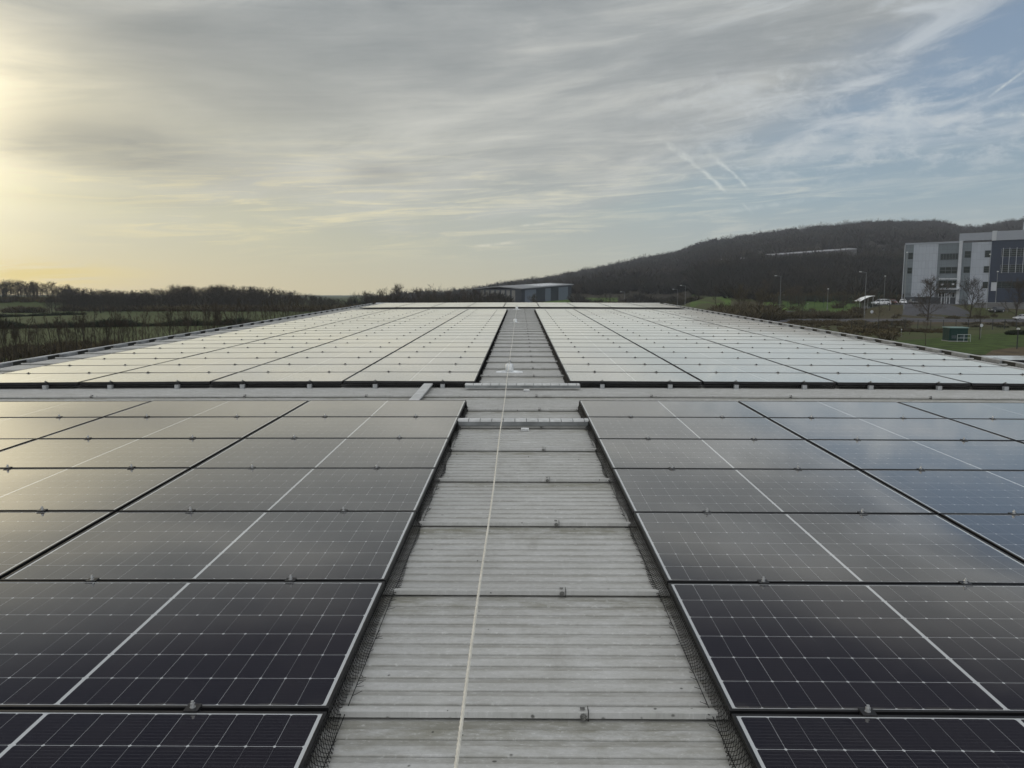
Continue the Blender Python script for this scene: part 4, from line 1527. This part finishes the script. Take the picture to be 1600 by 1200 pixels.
def build_shed():
    P = at_y(815, 452, 400); Q = at_y(893, 452, 438)
    d = (Q.xy - P.xy)
    L = d.length; ang = math.atan2(d.y, d.x)
    gz = 1.6
    root = empty('metal_shed', T(P.x, P.y, gz) @ RZ(ang), 'low metal shed with pale gable, dark bays and skylights beyond the roof end', 'shed')
    W = 30.0
    e0, e1, r0, r1 = 6.6, 8.9, 7.8, 9.7        # eave and ridge heights at either end

    def zz(x, a, b): return a + (b - a) * x / L
    mb = MB()
    mb.hexa([(0, 0, -1), (L, 0, -1), (L, W, -1), (0, W, -1), (0, 0, e0), (L, 0, e1), (L, W, e1), (0, W, e0)])
    mb.build('wall', plain('dark_shed_cladding', (0.028, 0.034, 0.042), .5, .2, .15, .3), root)
    mb = MB()
    for ya, yb, za, zb in ((-.8, W / 2, 0, 1), (W / 2, W + .8, 1, 0)):
        f = lambda x, k: (zz(x, e0, e1) if k == 0 else zz(x, r0, r1))
        mb.hexa([(-1, ya, f(-1, za) + .02), (L + 1, ya, f(L + 1, za) + .02), (L + 1, yb, f(L + 1, zb) + .02), (-1, yb, f(-1, zb) + .02),
                 (-1, ya, f(-1, za) + .45), (L + 1, ya, f(L + 1, za) + .45), (L + 1, yb, f(L + 1, zb) + .45), (-1, yb, f(-1, zb) + .45)])
    roof = mb.build('roof', plain('shed_roof_sheet', (0.24, 0.25, 0.26), .45, .3, .15, .3), root)
    for i in range(8):
        x = L * (.42 + .058 * i)
        mb = MB()
        y0, y1 = 1.5, W / 2 - 3
        k0, k1 = (y0 + .8) / (W / 2 + .8), (y1 + .8) / (W / 2 + .8)
        h = lambda x_, k: zz(x_, e0, e1) * (1 - k) + zz(x_, r0, r1) * k + .46
        mb.hexa([(x, y0, h(x, k0)), (x + .75, y0, h(x + .75, k0)), (x + .75, y1, h(x + .75, k1)), (x, y1, h(x, k1)),
                 (x, y0, h(x, k0) + .12), (x + .75, y0, h(x + .75, k0) + .12), (x + .75, y1, h(x + .75, k1) + .12), (x, y1, h(x, k1) + .12)])
        mb.build('skylight', plain('skylight_sheet', (0.75, 0.77, 0.78), .25, 0, .05, 1) if i == 0 else bpy.data.materials['skylight_sheet'], roof)
    pale = plain('pale_shed_panel', (0.13, 0.155, 0.19), .4, .2, .08, .4)
    for a, b in ((.06, .27), (.45, .56), (.72, .92)):
        x0, x1 = L * a, L * b
        mb = MB()
        mb.hexa([(x0, -.10, -1), (x1, -.10, -1), (x1, -.02, -1), (x0, -.02, -1),
                 (x0, -.10, zz(x0, e0, e1) - .7), (x1, -.10, zz(x1, e0, e1) - .7), (x1, -.02, zz(x1, e0, e1) - .7), (x0, -.02, zz(x0, e0, e1) - .7)])
        mb.build('pale_bay', pale, root)
    mg = plain('pale_gable_panel', (0.17, 0.165, 0.15), .5, .1, .1, .4)
    n = 7
    for i in range(n):
        y0 = 4 + i * (W - 6) / n
        box_part('gable_panel', root, mg, (-.12, -.02, y0, y0 + (W - 6) / n - 1.2, 0.2, e0 - .6))
    box_part('gable_canopy', root, mg, (-6, -.13, 8, 24, 2.9, 3.3))


build_shed()


def build_greenhouse():
    """long pale roofs on the hillside above the wood"""
    m = plain('pale_roof_on_hill', (0.26, 0.26, 0.27), .4, 0, .1, .2)
    mw = plain('pale_wall_on_hill', (0.09, 0.09, 0.09), .6, 0, .1, .2)
    for (ua, va, ub, vb, Y, lab) in ((1207, 409, 1338, 399, 640, 'long low building with white roof on the hillside above the wood'),
                                     (1142, 417, 1172, 414, 640, 'short low building with white roof on the hillside left of the long one')):
        a, b = at_y(ua, va, Y), at_y(ub, vb, Y + 25)
        d = b - a
        L = d.xy.length
        root = empty('hillside_building', T(a.x, a.y, a.z - 1.8) @ RZ(math.atan2(d.y, d.x)), lab, 'building')
        dz = d.z
        mb = MB(); mb.hexa([(0, 0, -6), (L, 0, -6), (L, 9, -6), (0, 9, -6), (0, 0, 6.88), (L, 0, 6.88 + dz), (L, 9, 6.88 + dz), (0, 9, 6.88)])
        mb.build('wall', mw, root)
        mb = MB(); mb.hexa([(-.3, -.3, 6.9), (L + .3, -.3, 6.9 + dz), (L + .3, 9.3, 7.9 + dz), (-.3, 9.3, 7.9),
                            (-.3, -.3, 7.3), (L + .3, -.3, 7.3 + dz), (L + .3, 9.3, 8.3 + dz), (-.3, 9.3, 8.3)])
        mb.build('roof', m, root)


build_greenhouse()


def build_kiosk():
    p = ground_pt(1497, 534)
    s = p.y / F_PX
    w = 27 * s; h = 22 * s
    root = empty('green_kiosk', T(p.x, p.y, p.z) @ RZ(-.10), 'dark green substation kiosk with pale roof and handrail on the lawn', 'kiosk')
    mg = plain('green_kiosk_paint', (0.005, 0.027, 0.021), .6, 0, .15, 1.5, .2)
    box_part('kiosk_body', root, mg, (-w / 2, w / 2, 0, 2.4, .12, h - .12))
    box_part('base', root, M_KERB, (-w / 2 - .1, w / 2 + .1, -.1, 2.5, -.05, .119))
    box_part('roof', root, plain('kiosk_roof', (0.16, 0.24, 0.22), .5, .1, .1, 1), (-w / 2 - .1, w / 2 + .1, -.12, 2.52, h - .119, h + .02))
    for i in range(2):
        x0 = -w / 2 + .12 + i * (w / 2 - .08)
        dd = box_part('door', root, mg, (x0, x0 + w / 2 - .2, -.045, -.004, .25, h - .35))
        box_part('louvre', dd, M_SLAT, *[(x0 + .2, x0 + w / 2 - .4, -.06, -.046, .5 + k * .10, .55 + k * .10) for k in range(5)])
    mr = plain('handrail_metal', (0.40, 0.44, 0.44), .4, .5, .1, 2)
    root2 = empty('handrail', T(p.x + .35, p.y - .9, p.z), 'grey tubular handrail standing before the green kiosk', 'handrail')
    for x in (-1.0, 0.0, 1.0):
        mb = MB(); mb.tube([(x, 0, -.05), (x, 0, 1.15)], .030, 8); mb.build('post', mr, root2)
    for zz in (.62, 1.15):
        mb = MB(); mb.tube([(-1.0, 0, zz), (1.0, 0, zz)], .028, 8); mb.build('rail', mr, root2)


build_kiosk()


# ------------------------------------------------------------------ street furniture
M_LPOST = plain('lamp_post_metal', (0.19, 0.20, 0.20), .5, .5, .1, 1)
M_LHEAD = plain('lamp_head', (0.45, 0.46, 0.45), .4, .1, .1, 2)
M_BLACK = plain('black_paint', (0.012, 0.013, 0.014), .45, .1, .2, 3)


def lamp(u, vt, vb, label, arm=1.3, Y=None, wide=1.0):
    p = ground_pt(u, vb) if Y is None else on_ground(u, Y)
    h = at_y(u, vt, p.y).z - p.z
    root = empty('street_lamp', T(p.x, p.y, p.z - .05), label, 'street lamp', 'tall street lamps beyond the roof')
    mb = MB(); mb.lathe([(.14 * wide, 0), (.14 * wide, 1.4), (.085 * wide, 1.5), (.055 * wide, h)], 10); mb.build('pole', M_LPOST, root)
    if arm:
        mb = MB()
        for s in ((-1, 1) if arm < 0 else (-1,)):
            a = abs(arm)
            mb.tube([(0, 0, h - .12), (s * a * .6, 0, h + .05), (s * a, 0, h + .08)], .045, 6)
        mb.build('arm', M_LPOST, root)
        for s in ((-1, 1) if arm < 0 else (-1,)):
            a = abs(arm)
            mb = MB()
            mb.hexa([(s * a - .40, -.16, h), (s * a + .34, -.11, h), (s * a + .34, .11, h), (s * a - .40, .16, h),
                     (s * a - .34, -.12, h + .22), (s * a + .30, -.08, h + .16), (s * a + .30, .08, h + .16), (s * a - .34, .12, h + .22)])
            mb.build('lamp_head', M_LHEAD, root)
    else:
        mb = MB(); mb.lathe([(.10, h), (.24, h + .06), (.26, h + .26), (.12, h + .36)], 10); mb.build('lamp_head', M_LHEAD, root)


lamp(1350, 425, 497, 'tall street lamp by the road in front of the white canopy', 1.6)
lamp(1218, 431, 489, 'tall street lamp right of the big brown thicket', 1.6)
lamp(1412, 395, 484, 'tallest grey lamp mast at the left corner of the office', 0, None, 1.5)
lamp(1541, 398, 484, 'tall slim lamp mast before the white panel of the office', 0, None, 1.0)
lamp(1059, 452, 477, 'distant street lamp at the left end of the bright green field', 1.8, 330)
lamp(1071, 446, 478, 'distant taller street lamp second from the left of the green field', 1.8, 315)
lamp(1294, 452, 470, 'short street lamp at the left of the white canopy', 0, 255)
lamp(1382, 432, 462, 'far slim lamp behind the parked cars left of the office', 0, 268)
lamp(1557, 425, 470, 'slim lamp before the navy wing of the office', 0, 235)
lamp(976, 456, 472, 'small far street lamp left of the green field before the wood', 1.6, 370)

p = on_ground(1596, 106)
root = empty('bollard_light', T(p.x, p.y, p.z), 'black bollard light with white cap on the lawn at the right edge', 'bollard light')
mb = MB(); mb.lathe([(.075, -.05), (.075, 2.6)], 12); mb.build('post', M_BLACK, root)
mb = MB(); mb.lathe([(.10, 2.601), (.21, 2.65), (.21, 2.80), (.06, 2.86)], 14); mb.build('lamp_head', M_LHEAD, root)

# white canopy (smoking shelter) with two legs
p = on_ground(1352, 238)
root = empty('canopy_shelter', T(p.x, p.y, p.z) @ RZ(.15), 'white curved canopy shelter on posts by the car park', 'shelter')
mb = MB()
n = 8
arc = [(-2.3 + 4.6 * i / n, 2.5 + 1.55 * math.sin(math.pi * .52 * i / n) ) for i in range(n + 1)]
for (x0, z0), (x1, z1) in zip(arc, arc[1:]):
    mb.hexa([(x0, -1.6, z0), (x1, -1.6, z1), (x1, 1.6, z1), (x0, 1.6, z0), (x0, -1.6, z0 + .12), (x1, -1.6, z1 + .12), (x1, 1.6, z1 + .12), (x0, 1.6, z0 + .12)])
mb.build('canopy_roof', plain('white_canopy_sheet', (0.80, 0.81, 0.80), .4, 0, .04, 1), root)
for x in (-.8, 1.9):
    for y in (-1.3, 1.3):
        mb = MB(); mb.tube([(x, y, -.1), (x, y, 2.9 if x < 0 else 3.8)], .06, 8); mb.build('post', M_LHEAD, root)


# ------------------------------------------------------------------ cars
M_TYRE = plain('tyre_rubber', (0.015, 0.015, 0.016), .8, 0, .2, 6)
M_RIM = plain('alloy_rim', (0.40, 0.41, 0.42), .35, .8, .1, 6)
M_CARGLASS = plain('car_glass', (0.010, 0.013, 0.015), .06, 0, .2, 2, .8)
M_HEAD = plain('headlight_lens', (0.65, 0.67, 0.68), .15, 0, .1, 6)
M_TAIL = plain('tail_light_lens', (0.30, 0.012, 0.010), .2, 0, .1, 6)


def car_paint(name, col):
    def fn(g, bs):
        tc = g.new('ShaderNodeTexCoord').outputs['Object']
        n = g.noise(tc, 2.5, 6, .6)
        g.put(bs.inputs['Base Color'], g.mix(g.mul(g.step(n, .5, .8), .25), col, (.12, .11, .10)))
        bs.inputs['Roughness'].default_value = .3
        bs.inputs['Coat Weight'].default_value = .6
        bs.inputs['Coat Roughness'].default_value = .06
    return material(name, fn)


def make_car(p, rot, paint, label, estate=True, s=1.0):
    root = empty('parked_car', T(p.x, p.y, p.z + .05) @ RZ(rot) @ Matrix.Scale(s, 4), label, 'car', 'cars parked beyond the roof')
    prof = [(-2.2, .42), (-2.25, .72), (-2.15, .92), (-1.2, 1.0), (1.55, 1.02), (2.10, .98), (2.18, .70), (2.15, .38)]
    bm = bmesh.new()
    xs = [(-2.2, .30, .62, .80), (-2.05, .28, .80, .86), (-1.2, .25, .94, .88), (-.4, .25, .98, .89), (1.0, .25, 1.00, .89), (1.9, .28, .98, .86), (2.15, .32, .86, .80)]
    rings = []
    for x, zb, zt, hw in xs:
        r = [(x, -hw * .92, zb), (x, hw * .92, zb), (x, hw, zb + (zt - zb) * .35), (x, hw, zb + (zt - zb) * .72), (x, hw * .88, zt), (x, -hw * .88, zt), (x, -hw, zb + (zt - zb) * .72), (x, -hw, zb + (zt - zb) * .35)]
        rings.append([bm.verts.new(q) for q in r])
    for a, b in zip(rings, rings[1:]):
        for k in range(8):
            bm.faces.new((a[k], a[(k + 1) % 8], b[(k + 1) % 8], b[k]))
    bm.faces.new(rings[0][::-1]); bm.faces.new(rings[-1])
    bmesh.ops.recalc_face_normals(bm, faces=bm.faces)
    me = bpy.data.meshes.new('body'); bm.to_mesh(me); bm.free()
    me.materials.append(paint)
    body = bpy.data.objects.new('body', me); COL.objects.link(body); body.parent = root
    m = body.modifiers.new('bevel', 'BEVEL'); m.width = .05; m.segments = 2
    rear = 1.95 if estate else 1.55
    # glasshouse, pillars and roof
    mb = MB()
    b0, b1, t0, t1, zb, zt = -1.15, rear, -.35, rear - (.28 if estate else .55), .985, 1.43
    mb.hexa([(b0, -.76, zb), (b1, -.76, zb), (b1, .76, zb), (b0, .76, zb), (t0, -.62, zt), (t1, -.62, zt), (t1, .62, zt), (t0, .62, zt)])
    mb.build('cabin_glass', M_CARGLASS, root)
    mb = MB()
    mb.hexa([(t0 - .06, -.65, zt + .001), (t1 + .08, -.65, zt + .001), (t1 + .08, .65, zt + .001), (t0 - .06, .65, zt + .001),
             (t0 + .12, -.58, zt + .09), (t1 - .06, -.58, zt + .09), (t1 - .06, .58, zt + .09), (t0 + .12, .58, zt + .09)])
    for s_ in (-1, 1):
        for (xb, xt) in ((b0, t0), (.35, .35), (b1, t1)):
            mb.tube([(xb, s_ * .765, zb), (xt, s_ * .628, zt)], .045, 5)
    mb.build('roof', paint, root, bevel=.02)
    for x in (-1.38, 1.36):
        for s_ in (-1, 1):
            mb = MB(); mb.tube([(x, s_ * .70, .31), (x, s_ * .905, .31)], .315, 18); t = mb.build('wheel', M_TYRE, root)
            mb = MB(); mb.tube([(x, s_ * .906, .31), (x, s_ * .918, .31)], .20, 14); mb.build('rim', M_RIM, t)
    for s_ in (-1, 1):
        box_part('headlight', root, M_HEAD, (-2.235, -2.08, s_ * .62 - .16, s_ * .62 + .16, .60, .74))
        box_part('tail_light', root, M_TAIL, (2.06, 2.19, s_ * .66 - .12, s_ * .66 + .12, .66, .86))
        mb = MB(); mb.box(-.75, -.55, s_ * .96 - .07, s_ * .96 + .07, .98, 1.10); mb.build('wing_mirror', paint, root)
    box_part('bumper', root, M_BLACK, (-2.27, -2.12, -.74, .74, .30, .46), (2.10, 2.24, -.74, .74, .30, .46))
    return root


P_WHITE = car_paint('white_car_paint', (.72, .73, .74)); P_SILVER = car_paint('silver_car_paint', (.45, .46, .47))
P_DARK = car_paint('dark_car_paint', (.02, .025, .03)); P_RED = car_paint('dark_red_car_paint', (.12, .015, .012))
make_car(on_ground(1602, 206), 0.0, P_SILVER, 'silver car on the road at the right edge of the photo', True)
make_car(on_ground(1378, 239), .15, P_WHITE, 'white estate car parked behind the fence right of the canopy', True, 1.25)
make_car(on_ground(1412, 247), 1.25, P_WHITE, 'white car parked nose-on between the mast and the office entrance', False)
make_car(on_ground(1396, 246), 1.4, P_RED, 'dark red car parked right of the white estate car', False)
make_car(on_ground(1428, 250), 1.4, P_DARK, 'dark car parked just left of the office entrance', False)
make_car(on_ground(1560, 226), .2, P_DARK, 'dark car parked in front of the navy wing', True)

# ------------------------------------------------------------------ fences, hedge, low wall
def fence(name, label, a, b, h, step, mat, bars, infill=None):
    a, b = Vector(a), Vector(b)
    d = b - a
    n = max(1, int(d.length / step))
    root = empty(name, T(a.x, a.y, 0), label, 'fence')
    pts = []
    for i in range(n + 1):
        q = a + d * i / n
        z = hgt(q.x, q.y)
        pts.append(Vector((q.x - a.x, q.y - a.y, z)))
        mb = MB(); mb.tube([(q.x - a.x, q.y - a.y, z - .2), (q.x - a.x, q.y - a.y, z + h + .1)], .055, 6); mb.build('post', mat, root)
    mb = MB()
    for p0, p1 in zip(pts, pts[1:]):
        for f in bars:
            mb.tube([p0 + Vector((0, 0, h * f)), p1 + Vector((0, 0, h * f))], .012, 4)
        L = (p1 - p0).length
        if infill:
            k = int(L / infill)
            for j in range(k):
                q = p0 + (p1 - p0) * (j + .5) / k
                mb.tube([q + Vector((0, 0, .05)), q + Vector((0, 0, h))], .007, 3, None, False)
    mb.build('fence_panel', mat, root)


M_FENCE = plain('dark_fence_wire', (.02, .024, .022), .6, .3, .2, 2)
M_GFENCE = plain('green_fence_mesh', (.008, .040, .032), .6, .1, .2, 2)
fence('wire_fence', 'dark wire fence with posts running behind the green kiosk', gp(1330, 519), gp(1660, 513), 2.0, 3.0, M_FENCE, (.05, .35, .65, 1.0), .20)
fence('wire_fence', 'dark wire fence between the road bank and the parked cars', (84, 234), (110, 235.5), 1.8, 2.6, M_GFENCE, (.05, .35, .65, 1.0), .12)
fence('wire_fence', 'tall dark green mesh fence behind the parked cars', (88, 268), (128, 268), 4.0, 3.0, M_GFENCE, (.02, .25, .5, .75, 1.0), .10)
fence('post_rail', 'pale low railing on the bank at the right below the office', (137, 226), (160, 223), 1.1, 2.5, M_LPOST, (.5, 1.0))
a = gp(1575, 523)
root = tag(MB().build('hedge', M_HEDGE), 'low dark clipped hedge at the right end of the lawn', 'hedge')
_pts = [(a[0] + i * .35, a[1] + NR.uniform(-.5, .5), 0.0, 1.15 * NR.uniform(.85, 1.1), NR.uniform(1.0, 1.5)) for i in range(60)]
_V, _Q, _o = [], [], 0
_u = [unit_scrub(160, .05) for _ in range(3)]
for (x, y, z, h, w) in _pts:
    V, Q = _u[NR.integers(3)]
    _V.append(np.stack([V[:, 0] * h * w + x, V[:, 1] * h * w + y, V[:, 2] * h + z], -1)); _Q.append(Q + _o); _o += len(V)
bpy.data.objects.remove(root)
tag(np_mesh('hedge', np.concatenate(_V), np.concatenate(_Q), M_HEDGE), 'low dark clipped hedge at the right end of the lawn', 'hedge')

# low wall on the bank by the office
q0, q1 = (133, 231), (175, 225)
w = Vector(q1) - Vector(q0)
root = empty('low_wall', T(q0[0], q0[1], hgt(*q0)) @ RZ(math.atan2(w.y, w.x)), 'low grey wall with coping on the bank before the navy wing', 'wall')
box_part('wall_face', root, plain('grey_wall_blocks', (.12, .12, .115), .8, 0, .2, 1), (0, w.length, 0, .3, -1, 1.3))
box_part('coping', root, M_KERB, (-.05, w.length + .05, -.06, .36, 1.301, 1.42))

# small signs along the verges
def small_sign(u, vt, vb, label, w=.5):
    p = ground_pt(u, vb)
    h = at_y(u, vt, p.y).z - p.z
    root = empty('sign_post', T(p.x, p.y, p.z), label, 'sign', 'small signs and markers on the verges')
    mb = MB(); mb.tube([(0, 0, -.1), (0, 0, h)], .035, 6); mb.build('post', M_LPOST, root)
    mb = MB(); mb.tube([(0, -.05, h - w * .5), (0, -.037, h - w * .5)], w * .55, 12); mb.build('sign_plate', M_OTRIM, root)


small_sign(1214, 486, 492, 'small round pale sign at the foot of the lamp by the thicket', .8)
small_sign(1362, 485, 491, 'small round pale sign on the road edge right of the lamp', .8)
small_sign(1532, 506, 529, 'small round pale sign beside the slim tree on the lawn', .5)
small_sign(1408, 514, 526, 'thin pale marker post on the verge behind the roof edge', .18)
small_sign(1262, 474, 483, 'short pale marker post on the brown verge', .2)

# ------------------------------------------------------------------ lower roof next door, at the right edge
root = empty('annex', T(0, 0, 0), 'lower neighbouring flat building at the right edge with a pale roof', 'annex')
box_part('wall', root, M_CLAD, (20.2, 44.8, -10, 35.8, -.5, 4.75))
box_part('roof', root, M_ROOF, (20, 45, -10.2, 36, 4.751, 4.90))
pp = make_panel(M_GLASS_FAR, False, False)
k = 0
for i in range(3):
    for j in range(2):
        o = pp if k == 0 else copy_tree(pp)
        k += 1
        o.matrix_world = T(21.5 + i * CPITCH, 34.6 - j * RPITCH, 5.05) @ Matrix.Rotation(.01, 4, 'X')
        tag(o, f'pale solar panel on the lower neighbouring roof, {"rear" if j == 0 else "front"} row, {ORD[i]} from the left', 'solar panel', 'panels on the neighbouring roof')

# ------------------------------------------------------------------ thin haze over the land
HAZE = 0.00015
mb = MB()
mb.box(-1800, 2600, -60, 3200, -45, 240)
hz = mb.build('haze', None)
hm = bpy.data.materials.new('haze')
hm.use_nodes = True
hm.node_tree.nodes.clear()
_g = Nodes(hm.node_tree)
_v = _g.new('ShaderNodeVolumePrincipled')
_v.inputs['Color'].default_value = (0.80, 0.86, 0.95, 1)
_v.inputs['Density'].default_value = HAZE
_o = _g.new('ShaderNodeOutputMaterial')
_g.l.new(_v.outputs[0], _o.inputs['Volume'])
hz.data.materials.clear()
hz.data.materials.append(hm)
tag(hz, 'thin blue-grey haze over the fields and the far hill', 'haze', kind='stuff')
